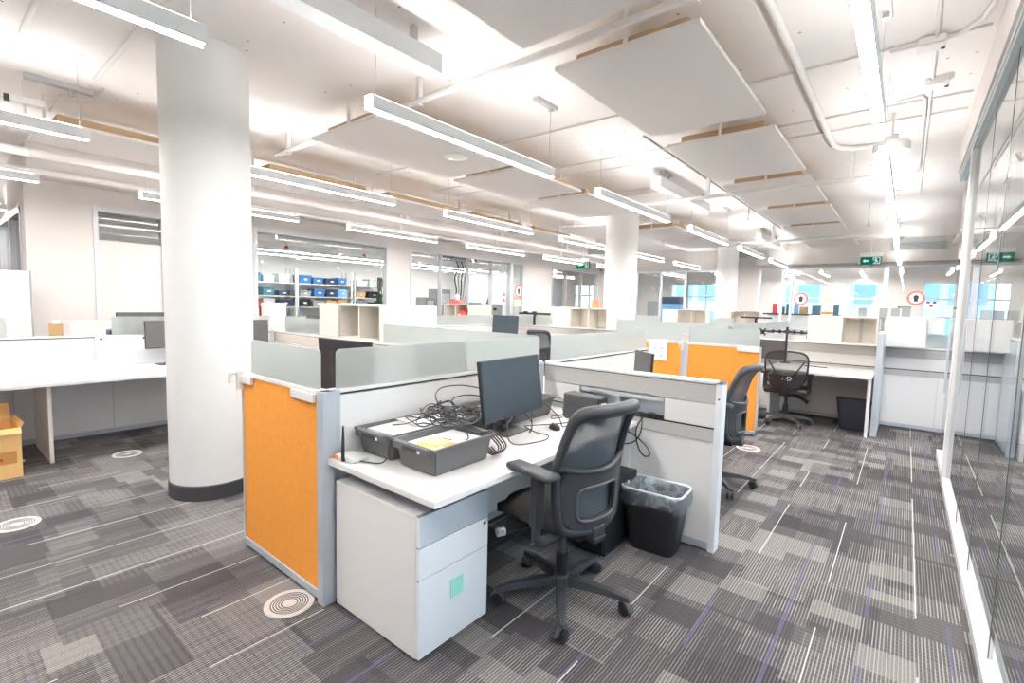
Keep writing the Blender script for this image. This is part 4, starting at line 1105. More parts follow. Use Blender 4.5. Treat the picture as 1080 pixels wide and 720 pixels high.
# grey tubs
def tub(x0, x1, y0, y1, label, h=.13, z=.735):
    t = thing('storage_tub', label, 'tub', ((x0 + x1) / 2, (y0 + y1) / 2, z), 0, 'grey plastic tubs on the near desk'); o = t.location
    mb = MB(o); i = .028
    def q(d, zz): return [(x0 + d, y0 + d, zz), (x1 - d, y0 + d, zz), (x1 - d, y1 - d, zz), (x0 + d, y1 - d, zz)]
    rings = [q(i + .012, z), q(i, z + .01), q(.012, z + h - .012), q(.012, z + h - .014), q(0, z + h - .014), q(0, z + h), q(.014, z + h), q(.02, z + h - .01), q(i + .01, z + .016)]
    V = [[mb._v(p) for p in R] for R in rings]
    for A, B in zip(V, V[1:]):
        for k in range(4): mb.bm.faces.new([A[k], A[(k + 1) % 4], B[(k + 1) % 4], B[k]])
    mb.bm.faces.new(V[0][::-1]); mb.bm.faces.new(V[-1])
    ve = [e for e in mb.bm.edges if abs(e.verts[0].co.z - e.verts[1].co.z) > .05]
    bmesh.ops.bevel(mb.bm, geom=ve, offset=.012, segments=3, affect='EDGES')
    mb.build('tub_body', 'tub', t, smooth=True)
    for ya, yb in ((y0 - .016, y0 + .002), (y1 - .002, y1 + .016)):
        mb = MB(o); mb.box(x0 + .03, x1 - .03, ya, yb, z + h - .034, z + h, .004)
        mb.build('handle', 'tub', t)
    mb = MB(o); mb.box((x0 + x1) / 2 - .05, (x0 + x1) / 2 + .05, y0 - .018, y0 - .015, z + h - .028, z + h - .01); mb.build('handle_slot', 'dark', t)
    MB(o).box((x0 + x1) / 2 + .055, (x0 + x1) / 2 + .07, y0 - .0175, y0 - .015, z + h - .028, z + h - .016).build('label_chip', 'paper', t)
    return t
tub(-1.815, -1.52, 1.372, 1.775, 'grey tub at the front desk edge, notes and cables inside')
tub(-2.115, -1.83, 1.372, 1.96, 'grey tub against the partition, white papers inside')
tub(-2.11, -1.86, 2.12, 2.81, 'grey tub behind the monitor')
def sheet(x0, x1, y0, y1, z, label, rz=0, m='paper', th=.002, name='paper_sheet', group=None, tilt=0):
    o = MB(((x0 + x1) / 2, (y0 + y1) / 2, z)).box(x0, x1, y0, y1, z, z + th).build(name, m)
    o.rotation_euler = (0, tilt, math.radians(rz)); return tag(o, label, 'paper', group)
sheet(-2.075, -1.865, 1.42, 1.72, .85, 'stack of white papers in the tub against the partition', 3, th=.008)
sheet(-2.08, -1.88, 1.60, 1.93, .862, 'white sheet on top of the back tub papers', -6, th=.004)
sheet(-2.05, -1.90, 2.2, 2.5, .855, 'white sheet lying in the tub behind the monitor', 3)
sheet(-1.78, -1.555, 1.41, 1.74, .838, 'white sheet lying in the front tub', 2, th=.004)
sheet(-1.715, -1.605, 1.44, 1.545, .8435, 'pale yellow note pad in the front tub', 14, 'yellow', .014, 'note_pad')
sheet(-1.66, -1.57, 1.415, 1.46, .8435, 'yellow-green note in the front tub corner', -4, 'yellow', .004, 'note_pad')
sheet(-1.615, -1.565, 1.50, 1.565, .8435, 'peach paper slip in the front tub', 20, 'salmon', .003, 'paper_slip')
sheet(-1.395, -1.37, 1.255, 1.285, .7352, 'small yellow sticker on the near desk corner', 5, 'yellow', .0006, 'sticker')

# cables
MT['cablegrey'] = mat('cable_rubber', (.035, .035, .038), .5)
def cable(pts, label, r=.0032, m='cablegrey', name='cable', n=7, group='loose black cables', plug=None):
    p = smooth_line(pts, n); o = MB(p[0]); o.tube(p, r, 7)
    if plug is not None:
        for q in (p[0], p[-1])[:plug]:
            o.box(q.x - .012, q.x + .012, q.y - .018, q.y + .018, q.z - .006, q.z + .008, .003)
    return tag(o.build(name, m, smooth=True), label, 'cable', group)
mb = MB((-1.85, 1.75, .87)); rnd = random.Random(11)
for k in range(11):
    p = []; cx, cy = rnd.uniform(-1.93, -1.72), rnd.uniform(1.58, 1.86)
    a = rnd.uniform(0, 6.3); rx, ry = rnd.uniform(.05, .13), rnd.uniform(.03, .10)
    for i in range(10):
        b = a + i * .75; p.append((cx + rx * math.cos(b) + rnd.uniform(-.015, .015), cy + ry * math.sin(b) * 1.5 + rnd.uniform(-.015, .015), .885 + .035 * math.sin(i * .9 + k) ** 2 + rnd.uniform(0, .018) + k * .0015))
    mb.tube(smooth_line(p, 5), .003, 6)
o = mb.build('cable_tangle', 'cablegrey', smooth=True); tag(o, 'tangle of black cables heaped between the two front tubs', 'cables'); o['kind'] = 'stuff'
for k in range(4):
    cable([(-1.84 + .02 * k, 1.70, .91 + .006 * k), (-1.74, 1.70 + .01 * k, .90), (-1.66 + .01 * k, 1.69 + .012 * k, .885), (-1.58, 1.70 + .02 * k, .868 - .004 * k), (-1.545, 1.72 + .02 * k, .872), (-1.51 + .004 * k, 1.78 + .015 * k, .80), (-1.56, 1.80 + .015 * k, .742), (-1.66, 1.84 + .02 * k, .741)],
          'black cable draped from the tangle over the front tub corner to the monitor stand', .0036)
cable([(-1.66, 1.50, .835), (-1.68, 1.56, .85), (-1.63, 1.61, .838), (-1.60, 1.66, .845), (-1.66, 1.70, .87)], 'black plug cable lying in the front tub', plug=1)
cable([(-2.0, 1.52, .866), (-1.97, 1.58, .868), (-1.93, 1.64, .89), (-1.9, 1.72, .92), (-1.95, 1.80, .95), (-2.02, 1.86, .935), (-1.98, 1.75, .91)], 'black cable looping over the white papers')
cable([(-1.9, 1.80, .90), (-1.99, 1.80, .97), (-2.03, 1.88, 1.01), (-2.0, 2.0, 1.015), (-1.93, 2.06, 1.005), (-1.86, 2.07, 1.0)], 'black cable arching high behind the monitor left edge', plug=2)
cable([(-1.88, 1.85, .90), (-1.96, 1.90, .95), (-1.95, 2.0, .965), (-1.88, 2.08, .955)], 'lower black cable arching to the monitor left edge')
cable([(-1.76, 2.12, .88), (-1.66, 2.03, .83), (-1.61, 1.98, .775), (-1.585, 2.02, .742), (-1.545, 2.12, .740), (-1.53, 2.22, .740), (-1.575, 2.30, .740), (-1.66, 2.30, .741), (-1.72, 2.27, .77)], 'black cable looping in front of the monitor base')
cable([(-1.77, 2.30, .86), (-1.70, 2.31, .79), (-1.68, 2.26, .746), (-1.72, 2.34, .75), (-1.78, 2.42, .85), (-1.74, 2.50, .865), (-1.66, 2.53, .80), (-1.62, 2.52, .745), (-1.615, 2.56, .741)], 'black mouse cable rising beside the monitor')
cable([(-1.80, 2.36, .742), (-1.74, 2.48, .741), (-1.68, 2.58, .741), (-1.64, 2.66, .741), (-1.58, 2.66, .741), (-1.52, 2.60, .741), (-1.50, 2.53, .741), (-1.54, 2.50, .741), (-1.60, 2.58, .742), (-1.62, 2.68, .742)], 'black cable curling between the mouse and the small computer box')
cable([(-1.84, 2.86, .78), (-1.80, 2.80, .742), (-1.83, 2.72, .741), (-1.79, 2.66, .741), (-1.76, 2.74, .741)], 'black cable left of the small computer box')
cable([(-1.92, 2.83, .86), (-1.86, 2.90, .82), (-1.80, 2.93, .76), (-1.70, 2.93, .745)], 'black cable running down behind the small computer box')
cable([(-1.46, 2.99, .80), (-1.34, 2.99, .79), (-1.30, 2.98, .76), (-1.30, 2.965, .68), (-1.33, 2.95, .62), (-1.40, 2.93, .60), (-1.48, 2.90, .70)], 'black cable from the raceway down to the desk edge', .0042)
cable([(-1.20, 3.015, .80), (-1.26, 3.0, .81), (-1.32, 2.985, .74), (-1.34, 2.985, .66), (-1.315, 2.985, .565), (-1.27, 2.98, .525), (-1.235, 2.98, .545), (-1.27, 2.98, .60), (-1.36, 2.97, .66), (-1.44, 2.95, .69)], 'black cable hanging in a long loop below the raceway', .0045)
cable([(-2.0, 1.285, .742), (-1.93, 1.31, .740), (-1.86, 1.345, .741), (-1.815, 1.35, .78), (-1.822, 1.365, .83), (-1.825, 1.40, .86)], 'black cable from the small router up between the tubs')
mb = MB((-1.80, 2.10, .745)); rnd = random.Random(5)
for k in range(9):
    p = []; cx, cy = -1.80 + rnd.uniform(-.03, .04), 2.05 + rnd.uniform(-.06, .16)
    for i in range(6): p.append((cx + rnd.uniform(-.05, .05), cy + rnd.uniform(-.05, .05), .755 + rnd.uniform(0, .10)))
    mb.tube(smooth_line(p, 5), .0032, 6)
o = mb.build('cable_tangle', 'black', smooth=True); tag(o, 'clump of black cables under the blue-grey monitor', 'cables'); o['kind'] = 'stuff'

t = thing('computer_mouse', 'black mouse on the near desk right of the monitor base', 'mouse', (-1.635, 2.46, .735), math.radians(60))
MB().lathe([(0, .034), (.012, .033), (.024, .026), (.031, .012), (.03, .002), (0, 0)], seg=20).build('mouse_body', 'black', t, smooth='all').scale = (.95, 1.65, 1)
MB().box(-.004, .004, .015, .035, .026, .034, .002).build('scroll_wheel', 'grey', t)

t = thing('wifi_router', 'small white router with an upright black antenna', 'router', (-2.03, 1.305, .735))
MB().box(-.065, .075, -.055, .045, .002, .022, .005).build('router_body', 'white', t)
MB().box(-.07, -.03, -.058, -.054, .003, .021).build('label_strip', 'orangetag', t, label='orange label')
MB().cyl((.02, -.062, .012), (.02, -.045, .012), .009, 10).build('antenna_joint', 'black', t)
MB().tube([(.02, -.062, .006), (.02, -.062, .06), (.022, -.062, .10), (.023, -.062, .175)], [.0075, .0085, .007, .0038], 10).build('antenna', 'black', t, smooth=True)

# left-side items
t = thing('cardboard_box', 'open cardboard box on the carpet at the left frame edge', 'box', (-5.70, .27, 0), math.radians(2)); 
mb = MB(); h = .40; a, b = .22, .23
for (x0, x1, y0, y1) in ((-a, a, -b, -b + .006), (-a, a, b - .006, b), (-a, -a + .006, -b + .006, b - .006), (a - .006, a, -b + .006, b - .006)): mb.box(x0, x1, y0, y1, 0, h)
mb.box(-a, a, -b, b, 0, .006); mb.build('box_body', 'card', t)
def flap(p, q, d): mb = MB(); mb.prism([p, q, tuple(Vector(q) + Vector(d)), tuple(Vector(p) + Vector(d))], (0, 0, .005)); mb.build('flap', 'card', t)
flap((a, -b, h), (a, b, h), (.03, 0, -.04)); flap((-a, -b, h), (-a, b, h), (-.10, 0, .12)); flap((-a, b, h), (a, b, h), (0, .02, .035)); flap((-a, -b, h), (a, -b, h), (0, -.10, .1))
MB().box(a, a + .002, -.05, .20, .12, .22).build('tape', 'tape', t)
MB().box(a + .002, a + .004, -.03, .07, .04, .22).build('shipping_label', 'paper', t)
MB().box(a + .002, a + .004, .10, .12, .15, .17).build('print_mark', 'red', t)
o = MB((-6.1, .45, .0)).tube(smooth_line([(-6.15, .42, .012), (-6.08, .46, .014), (-6.02, .50, .012), (-5.95, .56, .012)], 5), [.012] * 4 + [.02] * 4 + [.01] * 8, 7).build('packing_strip', 'paper', smooth=True)
tag(o, 'white crumpled strip on the carpet under the left desk', 'strip')
t = thing('whiteboard', 'white magnet board leaning on the left desk partition', 'board', (-6.53, 1.5, .735), math.radians(90))
MB().box(-.32, .33, 0.0, .014, 0, .325, .002).build('board', 'cool', t)
for x, m in ((-.27, 'dark'), (.10, 'dark'), (.15, 'red')): MB().lathe([(0, 0), (.012, 0), (.012, -.006), (0, -.006)], (x, 0, .285), 12, 'Y').build('magnet', m, t)
t = thing('storage_box', 'low white storage box behind the left partition', 'box', (-7.3, 1.3, .735)); 
MB().box(-.18, .18, -.22, .22, 0, .40, .004).build('box_body', 'white', t); MB().box(-.185, .185, -.225, .225, .40, .44, .004).build('lid', 'white', t)
t = thing('paper_bag', 'small brown paper bag behind the left partition', 'bag', (-7.2, .98, .735))
mb = MB(); mb.hexa([(-.05, -.05, 0), (.05, -.05, 0), (.05, .05, 0), (-.05, .05, 0)], [(-.045, -.055, .42), (.05, -.05, .42), (.045, .05, .42), (-.05, .045, .42)]); mb.build('bag_body', 'tan', t)
MB().box(-.03, .03, -.03, .03, .42, .46, .008).build('tissue', 'paper', t)
o = tag(MB((-6.9, 1.42, .735)).box(-7.0, -6.8, 1.36, 1.44, .735, 1.10, .02).build('desk_phone', 'navy'), 'dark phone top showing behind the left magnet board', 'phone')
t = thing('storage_cabinet', 'tall white cabinet at the far left edge', 'cabinet', (-8.35, .45, 0)); o = t.location
MB(o).box(-8.55, -8.2, -.2, .9, .03, 1.74, .003).build('carcass', 'wall', t); MB(o).box(-8.53, -8.22, -.18, .88, 0, .03).build('plinth', 'dark', t)
for a in (-.197, .353): MB(o).box(-8.2, -8.182, a, a + .545, .04, 1.735, .002).build('door', 'wall', t)
MB(o).box(-8.56, -8.18, .9, .915, 0, 1.745).build('edge_trim', 'midgrey', t)

# items on cubbies and partitions
def small(name, loc, label, cat, parts, group=None, rz=0):
    t = thing(name, label, cat, loc, rz, group)
    for n, m, b in parts:
        if b[0] == 'box': MB().box(*b[1:], .002).build(n, m, t)
        else: MB().lathe(b[1], seg=16).build(n, m, t, smooth=True)
    return t
small('orange_card', (-4.47, 7.95, 1.447), 'orange card propped on the second column cubby', 'card', [('card', 'salmon', ('box', -.085, .085, 0, .012, 0, .155)), ('card_foot', 'paper', ('box', -.03, .03, .0, .05, 0, .01))])
small('spray_bottle', (-.335, 7.98, 1.44), 'white pump bottle on the far right cubby', 'bottle', [('bottle', 'white', ('l', [(0, 0), (.05, 0), (.052, .02), (.05, .15), (.022, .19), (.018, .21), (0, .21)])), ('pump', 'white', ('l', [(0, .21), (.02, .21), (.02, .235), (.008, .24), (.008, .27), (0, .27)])), ('nozzle', 'white', ('box', -.045, .01, -.008, .008, .25, .268))])
small('wipes_tub', (-.86, 7.98, 1.44), 'white tub with a yellow cap and label on the far cubby door half', 'tub', [('tub_body', 'paper', ('l', [(0, 0), (.07, 0), (.07, .19), (0, .19)])), ('cap', 'yellow', ('l', [(0, .19), (.055, .19), (.05, .23), (0, .235)])), ('label_band', 'orangetag', ('l', [(.071, .02), (.0715, .02), (.0715, .05), (.071, .05)]))])
for k, (x, lab) in enumerate([(-.47, 'left of the white pump bottle'), (-.24, 'just right of the white pump bottle'), (-.12, 'second right of the white pump bottle'), (-.01, 'below the round sticker')]):
    small('desk_organiser', (x, 8.15, 1.06), 'small dark caddy on a tall stand %s' % lab, 'caddy', [('caddy', 'midgrey', ('box', -.045, .045, -.04, .04, .36, .50)), ('stand', 'palegrey', ('box', -.02, .02, -.02, .02, 0, .36))], 'dark caddies behind the right cabinets')
small('face_sticker', (.45, YB - .02, 1.72), 'small dotted sticker at the right end of the far glass', 'sticker', [('sheet', 'paper', ('box', -.13, .13, -.003, 0, -.09, .09)), ('eye', 'dark', ('box', -.09, -.03, -.005, -.003, .04, .08)), ('eye', 'dark', ('box', .03, .09, -.005, -.003, .04, .08)), ('mouth', 'red', ('box', -.03, .03, -.005, -.003, -.05, .0))])
small('purple_label', (-.06, YB - .02, 1.62), 'small purple strip label below the right round sticker', 'sticker', [('strip', 'navy', ('box', -.13, .13, -.003, 0, 0, .05)), ('strip_text', 'palegrey', ('box', -.11, .11, -.005, -.003, .015, .03))])
small('red_bag', (-8.1, 8.2, 1.084), 'red bag stuffed in the left window cubby', 'bag', [('bag_body', 'red', ('l', [(0, 0), (.13, .01), (.16, .09), (.12, .20), (.05, .25), (0, .25)])), ('tag', 'paper', ('box', -.03, .03, -.165, -.158, .08, .14))])
small('tissue_box', (-8.45, 8.3, 1.447), 'pale box with a tissue tuft on the left window cubby', 'box', [('box_body', 'pink', ('box', -.16, .16, -.09, .09, 0, .10)), ('tissue', 'paper', ('l', [(0, .1), (.05, .1), (.07, .19), (.02, .25), (0, .26)]))])
small('dark_tray', (-2.9, 13.2, 1.06), 'dark low tray ledge on the farthest partition', 'tray', [('tray', 'black', ('box', -.35, .35, -.05, .05, .22, .26)), ('tray_post', 'black', ('box', -.03, .03, -.02, .02, 0, .22))])
small('monitor_bar', (-6.0, 8.15, 1.06), 'black bar with small knobs above the middle left partition', 'bar', [('bar', 'black', ('box', -.40, .38, -.03, .03, .22, .26)), ('knob', 'black', ('box', -.28, -.2, -.03, .03, .26, .285)), ('knob', 'black', ('box', -.05, .03, -.03, .03, .26, .285)), ('post', 'black', ('box', -.02, .02, -.03, .03, 0, .22))])
small('stacked_boxes', (-7.45, 3.45, .0), 'tall white box right of the first column', 'box', [('box_body', 'white', ('box', -.15, .15, -.12, .12, 0, 1.38)), ('lid', 'white', ('box', -.155, .155, -.125, .125, 1.38, 1.42))])

# floor diffusers
def diffuser(x, y, r, label):
    t = thing('floor_diffuser', label, 'floor vent', (x, y, 0), 0, 'round floor air vents')
    MB().lathe([(0, .003), (r, .003), (r, .0), (r, .0)], seg=48).build('plate', 'diffuser', t)
    mb = MB(); mb.lathe([(r * .80, .003), (r * .97, .006), (r, .003)], seg=48); mb.build('rim', 'diffuser', t, smooth=True)
    for k in range(5):
        q = r * (.30 + .105 * k); mb = MB(); mb.lathe([(q, .0031), (q + r * .04, .0031), (q + r * .04, .0042), (q, .0042), (q, .0031)], seg=40); mb.build('slot_ring', 'dark', t)
    mb = MB(); mb.lathe([(0, .006), (r * .22, .005), (r * .25, .003)], seg=32); mb.build('cap', 'diffuser', t, smooth=True)
diffuser(-2.262, 1.105, .115, 'round floor vent at the foot of the near orange panel')
diffuser(-4.36, .36, .115, 'round floor vent at the lower left frame edge')
diffuser(-5.59, 1.21, .115, 'round floor vent left of the first column')
diffuser(-1.235, 5.64, .12, 'round floor vent before the wide orange panel')
diffuser(1.3, 3.6, .12, 'round floor vent beyond the glass wall')

# ------------------------------------------------------------------ lab behind the left windows
LX = -12.3
def rack(y0, y1, label):
    t = thing('lab_rack', label, 'rack', (LX, (y0 + y1) / 2, 0), 0, 'metal racks in the lab'); o = t.location
    for x in (LX - .22, LX + .22):
        for y in (y0, y1): MB(o).box(x - .02, x + .02, y - .02, y + .02, 0, 2.25).build('rack_post', 'palegrey', t)
    for z in (.9, 1.28, 1.55, 1.88): MB(o).box(LX - .24, LX + .24, y0, y1, z - .025, z).build('rack_shelf', 'palegrey', t)
    return t
cyc = ['tealp', 'blue', 'midgrey', 'blue2', 'navy', 'palegrey', 'tan', 'black']
nm = {'tealp': 'teal', 'blue': 'blue', 'midgrey': 'grey', 'blue2': 'light blue', 'navy': 'navy', 'palegrey': 'pale grey', 'tan': 'tan', 'black': 'black', 'red': 'red'}
rnd = random.Random(21)
rn = ['left', 'middle', 'right']
layout = {0: {1.28: ['red', 'palegrey', 'navy'], 1.55: ['midgrey', 'tealp', 'navy'], 1.88: ['tealp', 'palegrey', 'palegrey']},
          1: {1.28: ['black', 'midgrey', 'tan', 'tan'], 1.55: ['midgrey', 'blue', 'navy', 'blue2'], 1.88: ['blue', 'blue', 'navy', 'blue']},
          2: {1.28: ['midgrey', 'black', 'tealp'], 1.55: ['tan', 'black', 'midgrey'], 1.88: ['palegrey', 'palegrey', 'red']}}
sn = {1.28: 'lower', 1.55: 'middle', 1.88: 'top'}
for ri, (y0, y1) in enumerate([(4.9, 6.15), (6.2, 7.75), (7.85, 9.2)]):
    rack(y0, y1, 'metal lab rack behind the largest left window, %s of three' % rn[ri])
    for z, items in layout[ri].items():
        n = len(items); w = (y1 - y0 - .1) / n
        for k, m in enumerate(items):
            ya = y0 + .06 + k * w + rnd.uniform(0, .03); wd = w * rnd.uniform(.7, .9); h = rnd.uniform(.13, .22)
            t = thing('lab_bin', '%s bin on the %s shelf of the %s lab rack, %s from the left' % (nm[m], sn[z], rn[ri], ORD[k]), 'bin', (LX + .02, ya + wd / 2, z), 0, 'bins on the lab racks')
            MB().hexa([(-.16, -wd / 2 + .015, 0), (.16, -wd / 2 + .015, 0), (.16, wd / 2 - .015, 0), (-.16, wd / 2 - .015, 0)], [(-.18, -wd / 2, h), (.19, -wd / 2, h), (.19, wd / 2, h), (-.18, wd / 2, h)]).build('bin_body', m, t)
            MB().box(-.185, .195, -wd / 2 - .004, wd / 2 + .004, h - .02, h, .003).build('bin_rim', m, t)
            MB().box(.18, .196, -.04, .04, h * .4, h * .6).build('bin_tag', 'paper', t)
small('red_crate', (-11.2, 5.1, 1.05), 'bright red crate on the lab bench at left', 'crate', [('crate_body', 'red', ('box', -.15, .15, -.17, .17, 0, .24)), ('crate_rim', 'red', ('box', -.165, .165, -.185, .185, .21, .24))])
t = thing('lab_bench', 'dark-topped bench inside the lab window', 'bench', (-11.0, 6.4, 0)); o = t.location
MB(o).box(-11.5, -10.7, 4.4, 8.4, 1.0, 1.05).build('bench_top', 'wood_ctr', t)
for y in (4.5, 6.3, 8.2): MB(o).box(-11.45, -10.75, y - .03, y + .03, 0, 1.0).build('bench_leg', 'palegrey', t)
mb = MB((-9.6, 9.0, 0)); t = thing('hanging_cables', 'dark green cables hanging at the right end of the large left window', 'cables', (-11.9, 8.65, 1.0)); mb = MB(); rnd = random.Random(4)
for k in range(14):
    y = rnd.uniform(-.2, .2); mb.tube(smooth_line([(rnd.uniform(-.1, .1), y + rnd.uniform(-.05, .05), zz) for zz in (0.1, .4, .8, 1.15)], 4), .018, 6)
mb.build('cable_strands', 'plantgreen', t)
MB().box(-.15, .15, -.25, .25, 0, .1).build('cable_tray', 'palegrey', t)
for k, x in enumerate((-10.55, -11.6)):
    t = thing('lab_light', 'long white light line in the lab, %s the window' % ('nearest' if k == 0 else 'farther from'), 'light', (x, 6.8, 2.52), 0, 'long lab lights'); o = t.location
    MB(o).box(x - .04, x + .04, 3.2, 12.2, 2.50, 2.56).build('housing', 'fix', t)
    MB(o).box(x - .035, x + .035, 3.2, 12.2, 2.492, 2.50).build('diffuser', 'lab_lite', t)
    for y in (3.6, 6.8, 10.2): MB(o).cyl((x, y, 2.56), (x, y, CEIL), .004, 6).build('cable', 'galv', t)
o = tag(MB((-11.2, 6.5, 2.83)).tube([(-11.2, 2.0, 2.83), (-11.2, 9.3, 2.83)], .11, 20).build('air_duct', 'white', smooth=True), 'round white air duct inside the lab below the ceiling', 'duct')
for k, (y, lab) in enumerate([(5.35, 'left'), (7.35, 'right')]):
    t = thing('red_detector', 'small red alarm beacon under the lab duct, %s one' % lab, 'alarm', (-10.9, y, 2.55), 0, 'red beacons in the lab')
    mb = MB(); mb.lathe([(0, .12), (.03, .10), (.09, .0), (0, 0)], seg=12); mb.build('beacon', 'red', t)
    MB().cyl((0, 0, .11), (0, 0, CEIL - 2.55), .008, 6).build('stem', 'galv', t)
for k, (y, w, h, m) in enumerate([(8.55, .30, .55, 'midgrey'), (9.05, .45, .78, 'midgrey'), (9.65, .40, .52, 'navy')]):
    t = thing('lab_machine', 'grey lab machine behind the door-side window, %s from left' % ORD[k], 'machine', (-9.9, y, 1.05), 0, 'grey lab machines')
    MB().box(-.2, .2, -w / 2, w / 2, 0, h, .01).build('machine_case', m, t)
    MB().box(.2, .206, -w / 2 + .04, w / 2 - .04, h * .45, h * .85).build('machine_panel', 'palegrey', t)
    MB().lathe([(0, 0), (.02, 0), (.02, .01), (0, .01)], (.206, 0, h * .6), 10, 'X').build('badge', 'paper', t)
t = thing('lab_bench', 'pale bench under the grey lab machines', 'bench', (-9.9, 9.9, 0)); o = t.location
MB(o).box(-10.2, -9.5, 8.2, 12.0, 1.0, 1.05).build('bench_top', 'palegrey', t); MB(o).box(-10.15, -9.55, 8.25, 11.95, 0, 1.0).build('bench_cabinet', 'white', t)
t = thing('lab_machine', 'blue-topped white lab machine behind the door-side window', 'machine', (-9.9, 10.25, 1.05)); MB().box(-.2, .2, -.28, .28, 0, .28, .01).build('machine_case', 'navy', t); MB().box(-.2, .2, -.26, .26, .28, .45, .01).build('machine_top', 'blue2', t); MB().box(.2, .21, -.18, .02, .05, .22).build('machine_panel', 'paper', t)
t = thing('lab_machine', 'large pale grey cabinet left of the glass door', 'machine', (-9.9, 11.05, 1.05)); MB().box(-.2, .2, -.42, .42, 0, .42, .01).build('machine_case', 'palegrey', t); MB().box(.2, .21, .0, .14, .22, .30).build('machine_display', 'dark', t); mb = MB(); mb.lathe([(0, .62), (.02, .6), (.05, .5), (.08, .42), (0, .42)], seg=14); mb.build('funnel', 'dark', t)
t = thing('exhaust_hose', 'black exhaust hoses looping down behind the door-side window', 'hose', (-10.3, 10.2, 1.5)); rnd = random.Random(9)
for k in range(5):
    y = -.2 + k * .10; MB().tube(smooth_line([(0, y, 1.25), (.05, y + .10, 1.0), (0, y + .04 * k, .7), (.02, y + .06, .35), (0, y + .02, .0)], 6), .020, 8).build('hose', 'midgrey' if k % 2 else 'black', t, smooth='all')
MB().box(-.2, .2, -.5, .5, 1.2, 1.32).build('hose_manifold', 'midgrey', t)
# far room furniture seen through the back glass
for k, (x, m, lab) in enumerate([(-11.6, 'navy', 'behind the left end window, left one'), (-10.9, 'blue', 'behind the left end window, right one')]):
    small('blue_chair_back', (x, 17.5, 0), 'dark blue office chair %s' % lab, 'chair', [('chair_back', m, ('box', -.24, .24, -.04, .04, .6, 1.35)), ('chair_seat', m, ('box', -.24, .24, -.04, .42, .45, .55)), ('chair_post', 'black', ('box', -.04, .04, .15, .23, .06, .45)), ('chair_foot', 'black', ('box', -.28, .28, -.1, .48, 0, .06))], 'blue chairs in the far room')
small('blue_crate', (-6.35, 16.6, 0), 'blue crate stack with purple lid behind the back glass', 'crate', [('crate_body', 'blue2', ('box', -.35, .35, -.2, .2, .0, 1.62)), ('lid', 'navy', ('box', -.30, .32, -.2, .2, 1.62, 1.86))])
small('grey_crate', (-6.95, 16.6, 0), 'grey cabinet left of the blue crate stack', 'cabinet', [('cabinet_body', 'midgrey', ('box', -.2, .2, -.2, .2, 0, 1.7)), ('cabinet_top', 'palegrey', ('box', -.21, .21, -.21, .21, 1.7, 1.73))])
small('steel_pole', (-5.8, 16.4, 0), 'thin black pole behind the back glass', 'pole', [('pole', 'black', ('box', -.03, .03, -.03, .03, 0, 2.8)), ('pole_base', 'black', ('box', -.15, .15, -.15, .15, 0, .03))])
t = thing('supply_counter', 'low counter with a dark edge behind the far glass', 'counter', (-2.4, 17.0, 0)); o = t.location
MB(o).box(-3.5, -1.5, 16.7, 17.3, 1.36, 1.40).build('counter_top', 'wood_ctr', t); MB(o).box(-3.4, -1.6, 16.75, 17.25, 0, 1.36).build('counter_body', 'white', t)
for k, (x, w, h, m) in enumerate([(-3.2, .10, .30, 'red'), (-3.0, .14, .20, 'navy'), (-2.82, .12, .30, 'tealp'), (-2.62, .10, .32, 'blue2'), (-2.42, .2, .22, 'tan'), (-2.1, .2, .26, 'tealp'), (-1.85, .22, .22, 'midgrey'), (-1.62, .16, .28, 'tealp')]):
    small('supply_box', (x, 16.95, 1.40), '%s supply box on the far counter, %s from the left' % (nm[m], ORD[k]), 'box', [('box_body', m, ('box', -w / 2, w / 2, -.1, .1, 0, h * .9)), ('box_lid', m, ('box', -w / 2 - .005, w / 2 + .005, -.105, .105, h * .9, h))], 'supply boxes on the far counter')
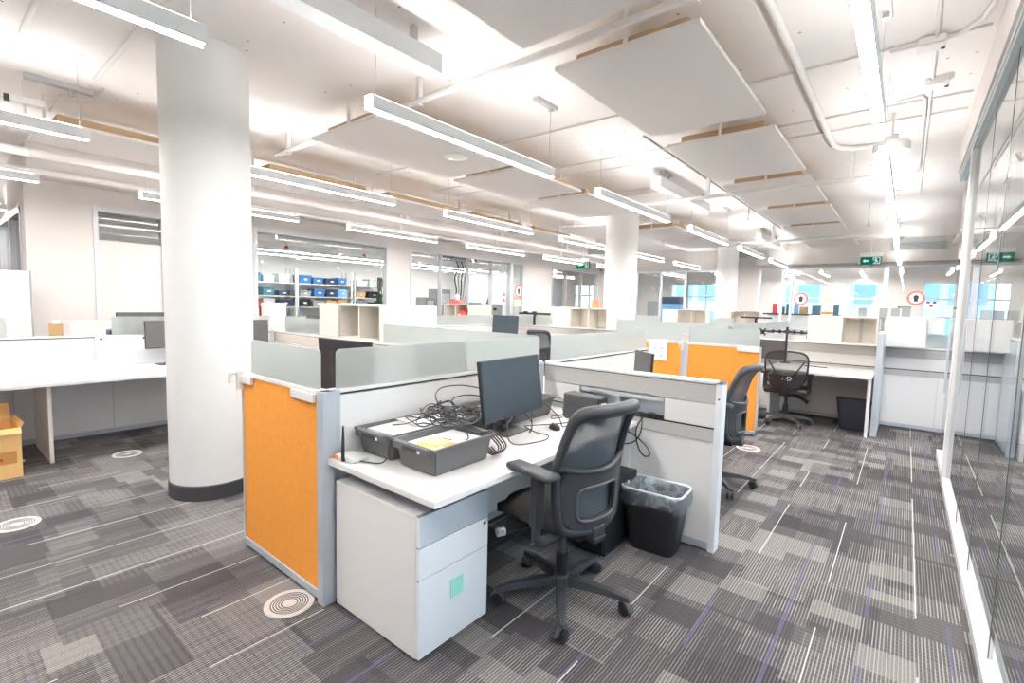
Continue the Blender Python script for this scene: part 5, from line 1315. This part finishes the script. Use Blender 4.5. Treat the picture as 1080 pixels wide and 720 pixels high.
# buildings outside
for k, (x0, x1, y, h, lab) in enumerate([(-16, -4, 34, 14, 'left'), (-3, 3, 38, 18, 'middle'), (4, 14, 36, 12, 'right')]):
    t = thing('office_building', 'pale office building outside the far windows, %s one' % lab, 'building', ((x0 + x1) / 2, y, -6), 0, 'buildings outside the far windows'); o = t.location
    MB(o).box(x0, x1, y, y + 6, -6, h).build('facade', 'facade', t)
    mb = MB(o); nx = int((x1 - x0) / 1.5)
    for i in range(nx):
        for z in range(-4, int(h) - 1, 2): mb.box(x0 + .3 + i * 1.5, x0 + 1.4 + i * 1.5, y - .05, y + .02, z * 1.0, z + 1.3)
    mb.build('glazing', 'facadeglass', t)

# ------------------------------------------------------------------ world and camera
w = bpy.data.worlds.new('world'); SC.world = w; w.use_nodes = True
bg = w.node_tree.nodes['Background']
sky = w.node_tree.nodes.new('ShaderNodeTexSky'); sky.sky_type = 'HOSEK_WILKIE'; sky.turbidity = 3.0
sky.sun_direction = Vector((.3, .4, .8)).normalized()
w.node_tree.links.new(sky.outputs[0], bg.inputs[0]); bg.inputs[1].default_value = 5.0

cam = bpy.data.cameras.new('camera'); co = bpy.data.objects.new('camera', cam); COL.objects.link(co)
cam.sensor_fit = 'HORIZONTAL'; cam.sensor_width = 36.0; cam.lens = 36.0 * 512.1943 / 1080
cam.clip_start = .05; cam.clip_end = 200
Rr = [(0.7759418998, 0.6303125765, 0.0249042965), (0.0685558166, -0.0450172426, -0.9966310992), (-0.6270679932, 0.7750351629, -0.0781423581)]
Mx = Matrix(((Rr[0][0], -Rr[1][0], -Rr[2][0], 0), (Rr[0][1], -Rr[1][1], -Rr[2][1], 0), (Rr[0][2], -Rr[1][2], -Rr[2][2], 1.5), (0, 0, 0, 1)))
co.matrix_world = Mx
SC.camera = co
SC.view_settings.view_transform = 'Standard'; SC.view_settings.look = 'None'
SC.view_settings.gamma = 1.0; SC.view_settings.use_curve_mapping = False
SC.view_settings.exposure = 1.56
cy = SC.cycles
cy.use_denoising = True; cy.max_bounces = 16; cy.diffuse_bounces = 9; cy.glossy_bounces = 4; cy.transmission_bounces = 8; cy.transparent_max_bounces = 32
cy.sample_clamp_indirect = 6.0; cy.caustics_reflective = False; cy.caustics_refractive = False
